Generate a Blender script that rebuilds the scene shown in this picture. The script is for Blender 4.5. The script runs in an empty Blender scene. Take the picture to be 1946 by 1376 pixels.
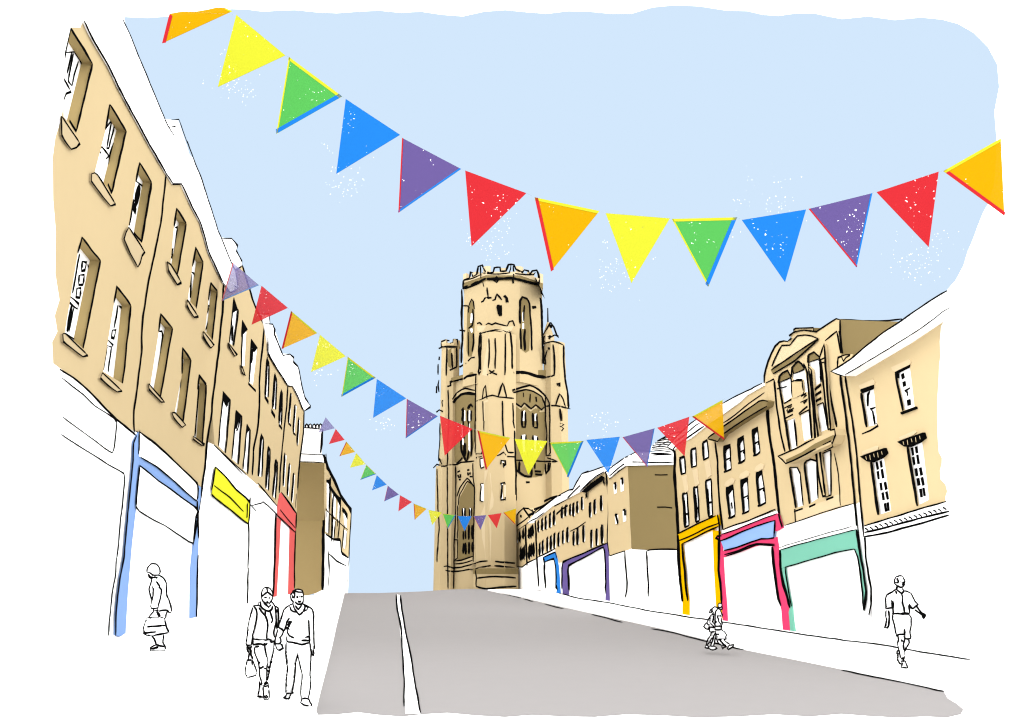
import bpy, math, random
from mathutils import Vector, noise
from mathutils.geometry import tessellate_polygon, delaunay_2d_cdt
from mathutils.bvhtree import BVHTree

random.seed(7)
SC = bpy.context.scene
COL = SC.collection
# ------------------------------------------------------------------ camera
W, H, FPX = 1946.0, 1376.0, 1584.0
PITCH, YAW, EYE = math.radians(13.9), math.radians(8.4), 1.9
cam_d = bpy.data.cameras.new('camera')
cam = bpy.data.objects.new('camera', cam_d); COL.objects.link(cam)
cam_d.sensor_width = 36.0; cam_d.lens = 36.0 * FPX / W
cam_d.clip_start = 0.1; cam_d.clip_end = 2000
cam.location = (0, 0, EYE)
cam.rotation_euler = (math.pi / 2 + PITCH, 0, -YAW)
SC.camera = cam
FW = Vector((math.sin(YAW) * math.cos(PITCH), math.cos(YAW) * math.cos(PITCH), math.sin(PITCH)))
RT = Vector((math.cos(YAW), -math.sin(YAW), 0)); UP = RT.cross(FW)
CP = Vector((0, 0, EYE))
# ------------------------------------------------------------------ light
SKYL = 2.0
w = bpy.data.worlds.new('World'); SC.world = w; w.use_nodes = True
w.node_tree.nodes['Background'].inputs[0].default_value = (1, 1, 1, 1)
w.node_tree.nodes['Background'].inputs[1].default_value = SKYL
sd = bpy.data.lights.new('sun', 'SUN'); sd.energy = 0.6; sd.angle = math.radians(40); sd.color = (1, .98, .95)
sun = bpy.data.objects.new('sun', sd); COL.objects.link(sun)
sun.rotation_euler = (math.radians(38), 0, math.radians(-8))
SC.view_settings.view_transform = 'Standard'; SC.view_settings.look = 'None'
SC.view_settings.exposure = 0.8
SC.cycles.filter_width = 1.2; SC.view_settings.gamma = 1
SC.render.film_transparent = False
SC.cycles.max_bounces = 14; SC.cycles.diffuse_bounces = 12; SC.cycles.transparent_max_bounces = 12

# ------------------------------------------------------------------ materials
def lin(c):
    c /= 255.0
    return c / 12.92 if c <= .04045 else ((c + .055) / 1.055) ** 2.4
def rgb(h): return tuple(lin(int(h[i:i + 2], 16)) for i in (0, 2, 4))
MATS = {}
def mat(name, h, k=1.9, alpha=1.0, speck=None, grain=0.02):
    """matt paint; k = how bright the daylight is, so base colour = picture colour / k"""
    m = bpy.data.materials.new(name); m.use_nodes = True
    nt = m.node_tree; N = nt.nodes; L = nt.links
    for n in list(N): N.remove(n)
    out = N.new('ShaderNodeOutputMaterial'); d = N.new('ShaderNodeBsdfDiffuse')
    c = [min(v / k, .9) for v in rgb(h)]
    col = N.new('ShaderNodeMixRGB'); col.inputs[0].default_value = 0
    col.inputs[1].default_value = (*c, 1); col.inputs[2].default_value = (.9, .9, .9, 1)
    tc = N.new('ShaderNodeTexCoord')
    if grain:
        nz = N.new('ShaderNodeTexNoise'); nz.inputs['Scale'].default_value = 2.3; nz.inputs['Detail'].default_value = 6
        L.new(tc.outputs['Object'], nz.inputs['Vector'])
        mr = N.new('ShaderNodeMapRange'); mr.inputs['To Min'].default_value = 1 - grain; mr.inputs['To Max'].default_value = 1 + grain
        L.new(nz.outputs['Fac'], mr.inputs['Value'])
        mu = N.new('ShaderNodeMixRGB'); mu.blend_type = 'MULTIPLY'; mu.inputs[0].default_value = 1
        mu.inputs[1].default_value = (*c, 1); L.new(mr.outputs[0], mu.inputs[2]); L.new(mu.outputs[0], col.inputs[1])
    if speck:  # worn flecks where the print has rubbed off the cloth
        n1 = N.new('ShaderNodeTexNoise'); n1.inputs['Scale'].default_value = speck; n1.inputs['Detail'].default_value = 2
        n2 = N.new('ShaderNodeTexNoise'); n2.inputs['Scale'].default_value = speck * .075; n2.inputs['Detail'].default_value = 1
        L.new(tc.outputs['Object'], n1.inputs['Vector']); L.new(tc.outputs['Object'], n2.inputs['Vector'])
        a = N.new('ShaderNodeMath'); a.operation = 'MULTIPLY_ADD'; a.inputs[1].default_value = .45
        L.new(n2.outputs['Fac'], a.inputs[0]); L.new(n1.outputs['Fac'], a.inputs[2])
        r = N.new('ShaderNodeMapRange'); r.inputs['From Min'].default_value = .968; r.inputs['From Max'].default_value = .983
        L.new(a.outputs[0], r.inputs['Value']); L.new(r.outputs[0], col.inputs[0])
    L.new(col.outputs[0], d.inputs[0])
    sh = d.outputs[0]
    if alpha < 1:
        t = N.new('ShaderNodeBsdfTransparent'); mx = N.new('ShaderNodeMixShader'); mx.inputs[0].default_value = alpha
        L.new(t.outputs[0], mx.inputs[1]); L.new(sh, mx.inputs[2]); sh = mx.outputs[0]
    L.new(sh, out.inputs[0])
    m.diffuse_color = (*c, 1)
    MATS[name] = m
    return name
def emit(name, col, s=1.0):
    m = bpy.data.materials.new(name); m.use_nodes = True
    nt = m.node_tree
    for n in list(nt.nodes): nt.nodes.remove(n)
    e = nt.nodes.new('ShaderNodeEmission'); o = nt.nodes.new('ShaderNodeOutputMaterial')
    e.inputs[0].default_value = (*col, 1); e.inputs[1].default_value = s
    nt.links.new(e.outputs[0], o.inputs[0]); MATS[name] = m
emit('sky_blue', rgb('D3E8FD'), .574); emit('sky_white', (1, 1, 1), 1.2)
m = bpy.data.materials.new('ink'); m.use_nodes = True
b = m.node_tree.nodes['Principled BSDF']; b.inputs['Base Color'].default_value = (.002, .002, .002, 1)
b.inputs['Roughness'].default_value = 1; b.inputs['Specular IOR Level'].default_value = 0
MATS['ink'] = m
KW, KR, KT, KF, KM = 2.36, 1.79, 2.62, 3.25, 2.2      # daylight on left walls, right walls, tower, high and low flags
mat('white', 'FFFFFF', .9, grain=0)
mat('stone', 'ECD4A5', KW); mat('brown', 'A38F62', 1.25); mat('sill_stone', 'F6DFB3', 2.75); mat('brown_gable', 'A38F62', 1.7)  # brown: shade inside the window reveals, given as a darker colour
mat('stone_right', 'ECD4A5', KR); mat('brown_right', 'A38F62', 2.7); mat('brown_eaves', 'A38F62', 2.15); mat('pale_stone_highlight', 'FBE4B9', KR + .1)  # the palest tan also carries highlights painted on around the windows
mat('stone_tower', 'ECD4A5', KT); mat('brown_tower', 'A38F62', KT + .05); mat('pale_tower', 'FBE4B9', KT - .05)  # brown_tower paints shade into the openings, pale_tower adds the turret highlights
mat('asphalt', 'C7C3C2', 2.93)
for n, h, k in (('paint_blue', '9DC2FF', 2.25), ('paint_yellow', 'FAFA3C', 2.1), ('paint_coral', 'FF7370', 2.2), ('paint_amber', 'FFC400', 1.7), ('paint_pink', 'F54B7B', 1.75),
                ('paint_mint', '92E1C7', 2.1), ('paint_violet', '7B69AE', 1.9), ('paint_azure', '3C9BFF', 2.1), ('paint_sky', '9DC2FF', 1.65)): mat(n, h, k, grain=.01)
FC = dict(yellow='FCFE3E', green='69D867', blue='2B95FF', purple='7C69AF', red='F23840', orange='FFC20A')
for n, h in FC.items():
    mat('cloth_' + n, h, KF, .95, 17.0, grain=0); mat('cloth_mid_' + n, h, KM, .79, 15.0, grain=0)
    mat('trim_' + n, h, KF, .97, None, grain=0)
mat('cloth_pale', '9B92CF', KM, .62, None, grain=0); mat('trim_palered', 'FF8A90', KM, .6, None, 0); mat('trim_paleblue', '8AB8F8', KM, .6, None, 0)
mat('cord', 'D3E8FD', KF, .2, None, 0); mat('trim_white', 'FFFFFF', 1, 1, None, 0)

# ------------------------------------------------------------------ geometry helpers
def ray(x, y): return FW + RT * ((x - W / 2) / FPX) - UP * ((y - H / 2) / FPX)
def inside(p, poly):
    c = False; n = len(poly); x, y = p
    for i in range(n):
        x0, y0 = poly[i]; x1, y1 = poly[i - 1]
        if (y0 > y) != (y1 > y) and x < (x1 - x0) * (y - y0) / (y1 - y0) + x0: c = not c
    return c
def sdist(p, poly, closed=True):
    best = 1e9; n = len(poly); x, y = p
    for i in range(n):
        x0, y0 = poly[i - 1]; x1, y1 = poly[i]; dx, dy = x1 - x0, y1 - y0
        l = dx * dx + dy * dy; t = 0 if l == 0 else max(0, min(1, ((x - x0) * dx + (y - y0) * dy) / l))
        q = (x - x0 - t * dx) ** 2 + (y - y0 - t * dy) ** 2
        if q < best: best = q
    return math.sqrt(best)
class Pl:
    """a real plane in the street (house front, gable, ground); at() finds where a sight line meets it"""
    def __init__(s, p, n): s.p = Vector(p); s.n = Vector(n).normalized()
    def at(s, x, y, off=0.0):
        d = ray(x, y); q = s.p + s.n * off
        return CP + d * ((q - CP).dot(s.n) / d.dot(s.n))
def Z(x0, y0, k):
    return lambda *p: [(x0 + k * a, y0 + k * b) for a, b in (p[0] if len(p) == 1 and isinstance(p[0], list) else p)]
def dens(pts, closed=False, step=9.0, curve=True):
    P = list(pts); n = len(P); out = []
    for i in range(n if closed else n - 1):
        a = P[(i - 1) % n] if closed or i > 0 else P[0]; b = P[i]; c = P[(i + 1) % n]
        d = P[(i + 2) % n] if closed or i + 2 < n else P[-1]
        L = math.hypot(c[0] - b[0], c[1] - b[1]); k = max(1, int(L / step))
        for j in range(k):
            t = j / k
            if curve:
                f = [-.5 * t + t * t - .5 * t ** 3, 1 - 2.5 * t * t + 1.5 * t ** 3, .5 * t + 2 * t * t - 1.5 * t ** 3, -.5 * t * t + .5 * t ** 3]
                q = [sum(f[m] * v[e] for m, v in enumerate((a, b, c, d))) for e in (0, 1)]
                l = (b[0] + (c[0] - b[0]) * t, b[1] + (c[1] - b[1]) * t)
                out.append((.45 * q[0] + .55 * l[0], .45 * q[1] + .55 * l[1]))
            else: out.append((b[0] + (c[0] - b[0]) * t, b[1] + (c[1] - b[1]) * t))
    if not closed: out.append(P[-1])
    return out
class MB:
    def __init__(s): s.v = []; s.f = []; s.mi = []; s.m = []; s.smooth = set()
    def mat(s, n):
        if n not in s.m: s.m.append(n)
        return s.m.index(n)
    def face(s, pts, m):
        b = len(s.v); s.v += [Vector(p) for p in pts]; s.f.append(list(range(b, b + len(pts)))); s.mi.append(s.mat(m)); return s
    def tris(s, V, T, m):
        b = len(s.v); s.v += [Vector(p) for p in V]; k = s.mat(m)
        for t in T: s.f.append([b + i for i in t]); s.mi.append(k)
        return s
    def prism(s, front, back, m, side=None, cap=True):
        n = len(front); s.face(front, m)
        if cap: s.face(back[::-1], m)
        for i in range(n):
            j = (i + 1) % n
            s.face([front[j], front[i], back[i], back[j]], side or m)
        return s
    def slab(s, pl, px, m, off=0.02, th=None, side=None):
        """flat piece standing `off` proud of plane pl, going th back"""
        th = off + .03 if th is None else th
        fr = [pl.at(x, y, off) for x, y in px]
        return s.prism(fr, [p - pl.n * th for p in fr], m, side)
    def box(s, lo, hi, m):
        x0, y0, z0 = lo; x1, y1, z1 = hi
        return s.prism([(x0, y0, z0), (x1, y0, z0), (x1, y0, z1), (x0, y0, z1)], [(x0, y1, z0), (x1, y1, z0), (x1, y1, z1), (x0, y1, z1)], m)
    def tube(s, P, R, m, k=6, nrm=None):
        n = len(P)
        if n < 2: return s
        b = len(s.v); mi = s.mat(m)
        for i in range(n):
            t = (P[min(i + 1, n - 1)] - P[max(i - 1, 0)])
            if t.length < 1e-9: t = Vector((0, 0, 1))
            t.normalize()
            u = t.cross(Vector((.31, .42, .85)))
            if u.length < .15: u = t.cross(Vector((.9, -.1, .2)))
            if nrm is not None:      # a brush stroke lying flat on its surface
                w_ = t.cross(nrm)
                if w_.length > .08: u = w_
            u.normalize(); v = t.cross(u)
            if nrm is not None:
                vw = (P[i] - CP).normalized(); tp = t - vw * t.dot(vw); up_ = u - vw * u.dot(vw)
                wp = up_.cross(tp.normalized()).length if tp.length > 1e-4 else 1
                u = u / max(wp, .12); v *= .22
            for j in range(k):
                a = 2 * math.pi * j / k
                s.v.append(P[i] + (u * math.cos(a) + v * math.sin(a)) * R[i])
        for i in range(n - 1):
            for j in range(k):
                s.f.append([b + i * k + j, b + i * k + (j + 1) % k, b + (i + 1) * k + (j + 1) % k, b + (i + 1) * k + j]); s.mi.append(mi)
        s.f.append([b + j for j in range(k)][::-1]); s.mi.append(mi)
        s.f.append([b + (n - 1) * k + j for j in range(k)]); s.mi.append(mi)
        return s
    def ink(s, pl, px, wpx=3.0, off=0.012, closed=False, jit=.55, curve=True, step=9.0):
        """hand-inked line lying on the surface"""
        if closed: px = list(px) + [px[0]]
        D = dens(px, False, step, curve)
        sd = random.uniform(0, 900); P = []; R = []
        for i, (x, y) in enumerate(D):
            e = i * .45
            x += jit * noise.noise((e, sd, 0)) * 1.6; y += jit * noise.noise((e, sd, 7.7)) * 1.6
            p = pl.at(x, y, off)
            if p is None: continue
            r = .475 * wpx * (p - CP).dot(FW) / FPX
            r *= 1 + .32 * noise.noise((i * .7, sd, 3.3))
            P.append(p); R.append(max(r, 1e-4))
        if len(R) > 3: R[0] *= .6; R[-1] *= .6
        return s.tube(P, R, 'ink', 6, getattr(pl, 'n', None))
    def build(s, name, parent=None, label=None, cat=None, group=None, kind=None):
        org = parent['_o'] if parent is not None else None
        org = Vector(org) if org is not None else Vector((0, 0, 0))
        me = bpy.data.meshes.new(name)
        me.from_pydata([v - org for v in s.v], [], s.f)
        for n in s.m: me.materials.append(MATS[n])
        me.polygons.foreach_set('material_index', s.mi); me.update()
        o = bpy.data.objects.new(name, me); COL.objects.link(o)
        if parent is not None: o.parent = parent; o['_o'] = tuple(org)
        if label: o['label'] = label
        if cat: o['category'] = cat
        if group: o['group'] = group
        if kind: o['kind'] = kind
        return o
def thing(name, loc, label, cat, group=None):
    o = bpy.data.objects.new(name, None); COL.objects.link(o); o.location = loc; o['_o'] = tuple(loc)
    o['label'] = label; o['category'] = cat; o.empty_display_size = .3
    if group: o['group'] = group
    return o
def holes_wall(name, parent, pl, outer, holes, m, depth=5.0, off=0.0, side=None, extra=None):
    """a house wall: front with real openings cut in it, standing `depth` thick"""
    b = MB()
    loops = [[pl.at(x, y, off) for x, y in lp] for lp in [outer] + holes]
    ax = Vector((-pl.n.y, pl.n.x, 0)).normalized() if abs(pl.n.z) < .9 else Vector((1, 0, 0))
    flat = [[Vector((p.dot(ax), p.z, 0)) for p in lp] for lp in loops]
    allp = [p for lp in loops for p in lp]
    T = tessellate_polygon(flat)
    b.tris(allp, T, m)
    fr = loops[0]; bk = [p - pl.n * depth for p in fr]
    for i in range(len(fr)):
        j = (i + 1) % len(fr)
        b.face([fr[j], fr[i], bk[i], bk[j]], side or m)
    b.face(bk, side or m)
    if extra: extra(b)
    return b.build(name, parent)
def window(parent, pl, quad, d=.26, reveal='brown', sill=None, head=None, glz=(), edges=((0, 1, 3), (1, 2, 3)), lines=(), off=0.0, sillm='sill_stone', highlight=None):
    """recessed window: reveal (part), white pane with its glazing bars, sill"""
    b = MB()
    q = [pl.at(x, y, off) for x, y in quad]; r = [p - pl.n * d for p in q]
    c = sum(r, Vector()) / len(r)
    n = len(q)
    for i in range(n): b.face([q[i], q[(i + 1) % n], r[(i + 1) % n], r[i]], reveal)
    for i0, i1, wd in edges: b.ink(pl, [quad[i0], quad[i1]], wd, off + .006)
    for pts, wd in lines: b.ink(pl, pts, wd, off + .006)
    if head: b.slab(pl, head, 'ink', off + .02, .05)
    o = b.build('window', parent)
    p = MB(); big = [x + (x - c) * .03 for x in r]
    p.face(big, 'white'); p.face([x - pl.n * .04 for x in big][::-1], 'white')
    for pts, wd in glz: p.ink(pl, pts, wd, off - d + .01)
    p.build('pane', o)
    if sill:
        s_ = MB(); s_.slab(pl, sill, sillm, off + .05, .07); s_.ink(pl, sill, 2.8, off + .055, closed=True); s_.build('sill', o)
    if highlight:
        h = MB(); h.slab(pl, highlight, 'pale_stone_highlight', off + .025, .05); h.build('highlight_patch', o)  # painted highlight beside the opening, built as a thin pale slab
    return o
def drop(pl, top, z=-.03, off=0.0):
    """front polygon hanging from the px line `top` straight down to height z"""
    t = [pl.at(x, y, off) for x, y in top]
    return t + [Vector((t[-1].x, t[-1].y, z)), Vector((t[0].x, t[0].y, z))]
def ground_floor(parent, pl, top, off=0.0, depth=5.0, z=-.03, inks=(), m='white', name='ground_floor'):
    b = MB(); fr = drop(pl, top, z, off)
    b.prism(fr, [p - pl.n * depth for p in fr], m)
    for pts, wd in inks: b.ink(pl, pts, wd, off + .012)
    return b.build(name, parent)
def piece(parent, name, pl, polys, m, off=.05, inks=(), th=None, label=None):
    if len(polys) > 1:          # posts and beams: each a part of its own
        bs = [MB() for _ in polys]
        for q, b in zip(polys, bs): b.slab(pl, q, m, off, th)
        for pts, wd in inks:
            mid = pts[len(pts) // 2]
            k = min(range(len(polys)), key=lambda i: 0 if inside(mid, polys[i]) else sdist(mid, polys[i]))
            bs[k].ink(pl, pts, wd, off + .012)
        for q, b in zip(polys, bs):
            xs = [p[0] for p in q]; ys = [p[1] for p in q]
            b.build('shop_post' if max(ys) - min(ys) > max(xs) - min(xs) else 'shop_beam', parent)
        return parent
    b = MB()
    for i, q in enumerate(polys): b.slab(pl, q, m, off + i * .004, th)
    for pts, wd in inks: b.ink(pl, pts, wd, off + .004 * len(polys) + .008)
    return b.build(name, parent, label)
# ------------------------------------------------------------------ ground, road, sky
GP = Pl((0, 0, 0), (0, 0, 1)); RP = Pl((0, 0, -.10), (0, 0, 1))
YL, YR = 63.5, 79.0
road_px = [(655, 1127), (648, 1155), (640, 1187), (632, 1225), (621, 1270), (610, 1312), (601, 1350), (604, 1358), (640, 1357), (680, 1353), (720, 1358), (765, 1361), (800, 1357),
           (850, 1354), (905, 1359), (960, 1362), (1010, 1358), (1075, 1361), (1130, 1362), (1190, 1357), (1260, 1359), (1330, 1363), (1400, 1361),
           (1470, 1357), (1540, 1361), (1600, 1356), (1650, 1360), (1705, 1363), (1760, 1361), (1800, 1363), (1826, 1357), (1831, 1348), (1818, 1337), (1801, 1327), (1793, 1313),
           (1760, 1306), (1680, 1289), (1600, 1272), (1500, 1252), (1410, 1234), (1330, 1212), (1260, 1194), (1180, 1176), (1100, 1159), (1030, 1142), (970, 1129), (930, 1121), (900, 1119), (860, 1120), (800, 1124), (720, 1127)]
rp = [RP.at(x, y) for x, y in road_px]
far = sorted([(p.x, p.y) for p in [rp[0]] + rp[-7:]])      # the crest, where the hill drops away
cols = [(-420, YL), (far[0][0] - 1, YL)] + far + [(far[-1][0] + 1.5, YR), (420, YR)]
b = MB()
for (x0, c0), (x1, c1) in zip(cols, cols[1:]):
    r0, r1 = [[(x, y, z) for y, z in ((-30, -.105), (c + .1, -.105), (c + 6, -.7), (140, -7), (420, -36))] for x, c in ((x0, c0), (x1, c1))]
    for k in range(4): b.face([r0[k], r1[k], r1[k + 1], r0[k + 1]], 'white')
b.build('ground', kind='structure')
b = MB(); b.face(rp, 'asphalt')
KL = [(930, 1121), (970, 1131), (990, 1136)], [(996, 1138), (1012, 1143)], [(1036, 1148), (1070, 1157)], [(1125, 1167), (1182, 1183)], [(1240, 1195), (1268, 1200), (1340, 1218), (1412, 1234)], [(1600, 1273), (1650, 1284), (1710, 1295), (1793, 1314)]
for k in KL: b.ink(RP, k, 2.2, .01)
road = b.build('road', kind='structure')
b = MB()
lw = [RP.at(x, y, .008) for x, y in [(754, 1130), (757, 1165), (762, 1215), (766, 1270), (769, 1320), (770, 1356), (799, 1356), (793, 1315), (784, 1265), (773, 1210), (765, 1165), (761, 1131)]]
b.face(lw, 'white')
b.ink(RP, [(753, 1130), (755, 1158), (762, 1190), (765, 1240), (768, 1290), (768, 1342)], 3.6, .012)
b.ink(RP, [(761, 1131), (764, 1160), (771, 1200), (781, 1250), (790, 1305), (799, 1354)], 3.6, .012)
o = b.build('centre_line'); o.parent = road
# pavements: raised slabs with a kerb face
def slab_ground(name, pts):
    b = MB(); top = [Vector((x, y, 0)) for x, y in pts]
    b.prism(top, [Vector((p.x, p.y, -.13)) for p in top], 'white'); return b
kx = [RP.at(x, y) for x, y in [(1793, 1314), (1600, 1273), (1412, 1234), (1260, 1196), (1100, 1161), (990, 1136)]]
pts = [(q.x + .02, q.y) for q in kx]
b = slab_ground('pavement', [(9.1, 3)] + pts + [(9.4, YR), (20, YR), (20, 3)])
b.ink(GP, [(1020, 1121), (1060, 1126), (1092, 1135), (1160, 1146), (1230, 1160), (1300, 1171), (1375, 1182), (1440, 1192), (1510, 1203), (1600, 1216), (1680, 1226), (1760, 1240), (1842, 1253)], 2.3, .012)
b.build('pavement', kind='structure')
lx = [RP.at(x, y) for x, y in [(601, 1350), (610, 1312), (621, 1270), (632, 1225), (640, 1187), (648, 1155)]]
b = slab_ground('pavement', [(-.7, 4)] + [(q.x - .05, q.y) for q in lx] + [(-2.9, YL), (-14, YL), (-14, 4)])
b.build('pavement', kind='structure')
# sky: far vault of blue with a ragged white edge
SK = [(236, 32), (280, 34), (330, 30), (400, 24), (440, 17), (470, 18), (500, 22), (530, 20), (560, 19), (600, 23), (640, 25), (680, 22), (720, 20), (760, 24), (800, 22), (840, 28), (880, 31), (920, 22), (960, 19), (1000, 23), (1040, 26), (1080, 21),
      (1120, 22), (1160, 26), (1200, 26), (1240, 14), (1280, 10), (1330, 12), (1380, 20), (1420, 21), (1450, 28), (1480, 30), (1515, 25), (1550, 26), (1600, 36), (1650, 31), (1700, 38), (1750, 33), (1790, 37), (1820, 45), (1850, 62), (1878, 90), (1895, 122), (1899, 165), (1890, 212), (1894, 262),
      (1893, 300), (1889, 350), (1879, 385), (1868, 405), (1858, 430), (1849, 455), (1839, 478), (1831, 505), (1816, 533), (1792, 560), (1600, 700), (1300, 900), (1010, 1020), (990, 1150), (560, 1150), (520, 860), (400, 560), (300, 340), (255, 120)]
b = MB(); R_ = 600.0
S2 = dens(SK, True, 24)
grid = []
def cdt(poly, step):
    xs = [p[0] for p in poly]; ys = [p[1] for p in poly]; pts = [Vector(p) for p in poly]; n = len(poly)
    y = min(ys) + step * .5; row = 0
    while y < max(ys):
        x = min(xs) + step * (.5 if row % 2 else .0)
        while x < max(xs):
            if inside((x, y), poly) and sdist((x, y), poly) > step * .55: pts.append(Vector((x, y)))
            x += step
        y += step * .87; row += 1
    V, E_, F_, a1, a2, a3 = delaunay_2d_cdt(pts, [(i, (i + 1) % n) for i in range(n)], [], 1, 1e-5)
    return [(v.x, v.y) for v in V], [list(f) for f in F_]
V, T = cdt(S2, 90)
b.tris([CP + ray(*p).normalized() * R_ for p in V], T, 'sky_blue')
for cx, cy, sp, n in [(440, 160, 26, 90), (425, 105, 10, 12), (470, 175, 20, 40), (660, 345, 30, 110), (625, 285, 12, 14), (565, 180, 18, 30), (930, 460, 30, 110), (950, 420, 24, 40), (1165, 520, 30, 110), (1145, 465, 9, 12), (1230, 470, 18, 30),
                       (1460, 365, 42, 60), (1480, 390, 30, 60), (1400, 380, 8, 10), (1740, 500, 34, 150), (1790, 450, 24, 50), (1705, 450, 8, 10), (610, 705, 18, 30), (725, 805, 16, 40), (1150, 810, 26, 60), (895, 455, 12, 30), (1385, 440, 14, 25)]:
    for _ in range(int(n * .45)):
        x, y = random.gauss(cx, sp * .75), random.gauss(cy, sp * .6)
        if not inside((x, y), S2): continue
        r = random.choice((.5, .5, .7, .9, 1.1)); a0 = random.uniform(0, 6)
        b.face([CP + ray(x + r * random.uniform(.6, 1.4) * math.cos(a0 + k * 1.26), y + r * random.uniform(.6, 1.4) * math.sin(a0 + k * 1.26)).normalized() * (R_ - 3) for k in range(5)], 'sky_white')
b.build('sky', kind='structure')

# ------------------------------------------------------------------ left terrace
LP = Pl((-7.5, 0, 0), (1, 0, 0))
GL = 'terraced houses up the left side of the street'
L1 = [(100, 690), (98, 650), (108, 630), (103, 600), (112, 570), (104, 520), (105, 440), (100, 380), (99, 300), (104, 262), (112, 236), (116, 225), (117, 215), (119, 205), (122, 100), (133, 52), (152, 52), (158, 42)]
cor1 = [(160, 40), (170, 62), (182, 84), (208, 128), (226, 166), (260, 230), (290, 285), (317, 331)]
div12 = [(316, 331), (310, 386), (308, 410), (298, 464), (281, 543), (270, 621), (269, 671), (262, 729), (255, 780), (254, 800), (256, 821)]
base1 = [(256, 825), (222, 797), (196, 772), (173, 747), (138, 717), (114, 702)]
h1 = thing('terraced_house', (-7.5, 24, 0), 'tan house at the far left edge with deep brown window recesses above white shopfront', 'house', GL)
W1 = [[(134, 53), (176, 121), (145, 249), (121, 222), (121, 120)],
      [(209, 199), (240, 249), (212, 366), (180, 328), (201, 246)],
      [(266, 310), (288, 347), (269, 460), (244, 432), (258, 345)],
      [(156, 451), (191, 496), (158, 662), (123, 633), (148, 480)],
      [(222, 544), (249, 581), (233, 729), (196, 706), (217, 575)]]
holes_wall('wall', h1, LP, L1 + cor1 + div12[1:] + base1[1:], W1, 'stone', 6, 0, 'white',
           lambda b: (b.ink(LP, cor1, 3.6), b.ink(LP, div12, 3.0), b.ink(LP, base1[::-1] + [(258, 827)], 3.6)))
z1 = Z(80, 0, .2907); z2 = Z(80, 380, .2907); z3 = Z(80, 660, .2907)
ED = ((0, 1, 3.8), (1, 2, 3.4), (0, 4, 3.2))
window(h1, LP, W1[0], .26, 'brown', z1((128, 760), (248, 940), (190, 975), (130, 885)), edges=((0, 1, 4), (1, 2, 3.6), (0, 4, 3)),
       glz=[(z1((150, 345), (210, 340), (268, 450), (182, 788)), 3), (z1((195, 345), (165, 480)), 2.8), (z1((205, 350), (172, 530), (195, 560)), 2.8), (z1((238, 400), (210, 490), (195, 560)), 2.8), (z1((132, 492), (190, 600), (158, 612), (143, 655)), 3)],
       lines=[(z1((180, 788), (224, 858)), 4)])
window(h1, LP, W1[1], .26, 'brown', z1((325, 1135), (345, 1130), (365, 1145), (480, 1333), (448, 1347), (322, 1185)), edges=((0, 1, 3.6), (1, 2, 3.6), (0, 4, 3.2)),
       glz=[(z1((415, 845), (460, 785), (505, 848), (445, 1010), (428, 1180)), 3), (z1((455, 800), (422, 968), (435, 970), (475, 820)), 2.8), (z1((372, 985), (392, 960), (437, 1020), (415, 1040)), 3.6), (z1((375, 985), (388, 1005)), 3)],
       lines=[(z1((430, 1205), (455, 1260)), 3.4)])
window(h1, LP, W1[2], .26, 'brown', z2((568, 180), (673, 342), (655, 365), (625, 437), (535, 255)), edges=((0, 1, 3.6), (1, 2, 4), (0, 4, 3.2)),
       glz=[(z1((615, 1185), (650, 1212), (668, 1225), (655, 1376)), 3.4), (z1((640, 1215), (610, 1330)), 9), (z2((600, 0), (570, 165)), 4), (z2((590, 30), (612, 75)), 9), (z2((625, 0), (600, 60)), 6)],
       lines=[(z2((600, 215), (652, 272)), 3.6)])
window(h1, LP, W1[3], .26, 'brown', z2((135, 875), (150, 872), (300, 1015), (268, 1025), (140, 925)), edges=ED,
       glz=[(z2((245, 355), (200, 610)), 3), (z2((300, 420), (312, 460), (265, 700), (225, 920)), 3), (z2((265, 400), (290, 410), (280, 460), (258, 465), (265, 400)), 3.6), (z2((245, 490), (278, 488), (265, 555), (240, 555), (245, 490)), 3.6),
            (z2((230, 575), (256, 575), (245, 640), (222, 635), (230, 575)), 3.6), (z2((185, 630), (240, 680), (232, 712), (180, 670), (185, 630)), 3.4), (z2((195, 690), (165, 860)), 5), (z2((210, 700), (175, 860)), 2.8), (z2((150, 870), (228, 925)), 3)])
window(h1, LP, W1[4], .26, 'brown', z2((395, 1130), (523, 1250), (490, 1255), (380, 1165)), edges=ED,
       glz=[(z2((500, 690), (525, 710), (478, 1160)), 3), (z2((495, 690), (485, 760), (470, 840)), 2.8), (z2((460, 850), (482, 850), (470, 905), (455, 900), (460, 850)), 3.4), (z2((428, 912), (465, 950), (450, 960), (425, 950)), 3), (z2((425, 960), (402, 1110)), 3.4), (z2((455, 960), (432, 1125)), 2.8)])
b = MB(); b.slab(LP, [(40, 30), (159, 30)] + [(p[0] + 1, p[1]) for p in L1[::-1]][1:] + [(101, 692), (114, 704), (60, 668), (40, 650)], 'white', .02, 6); b.build('party_wall', h1)
par1 = cor1 + [(329, 350), (345, 350), (368, 302), (345, 241), (340, 227), (314, 228), (286, 160), (249, 70), (233, 33), (160, 33)]
b = MB(); b.slab(LP, [(160, 34)] + cor1 + [(322, 339), (340, 318), (362, 300), (343, 241), (338, 228), (314, 228), (286, 160), (249, 70), (234, 34)], 'white', .05, 1.6)
b.ink(LP, [(233, 35), (249, 70), (263, 105), (286, 160), (314, 228), (331, 257), (334, 240), (321, 242)], 2.0, .055); b.ink(LP, cor1, 3.6, .056)
b.ink(LP, [(314, 228), (330, 228), (340, 227), (345, 241), (355, 268), (362, 284)], 1.8, .055)
b.build('parapet', h1)
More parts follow.
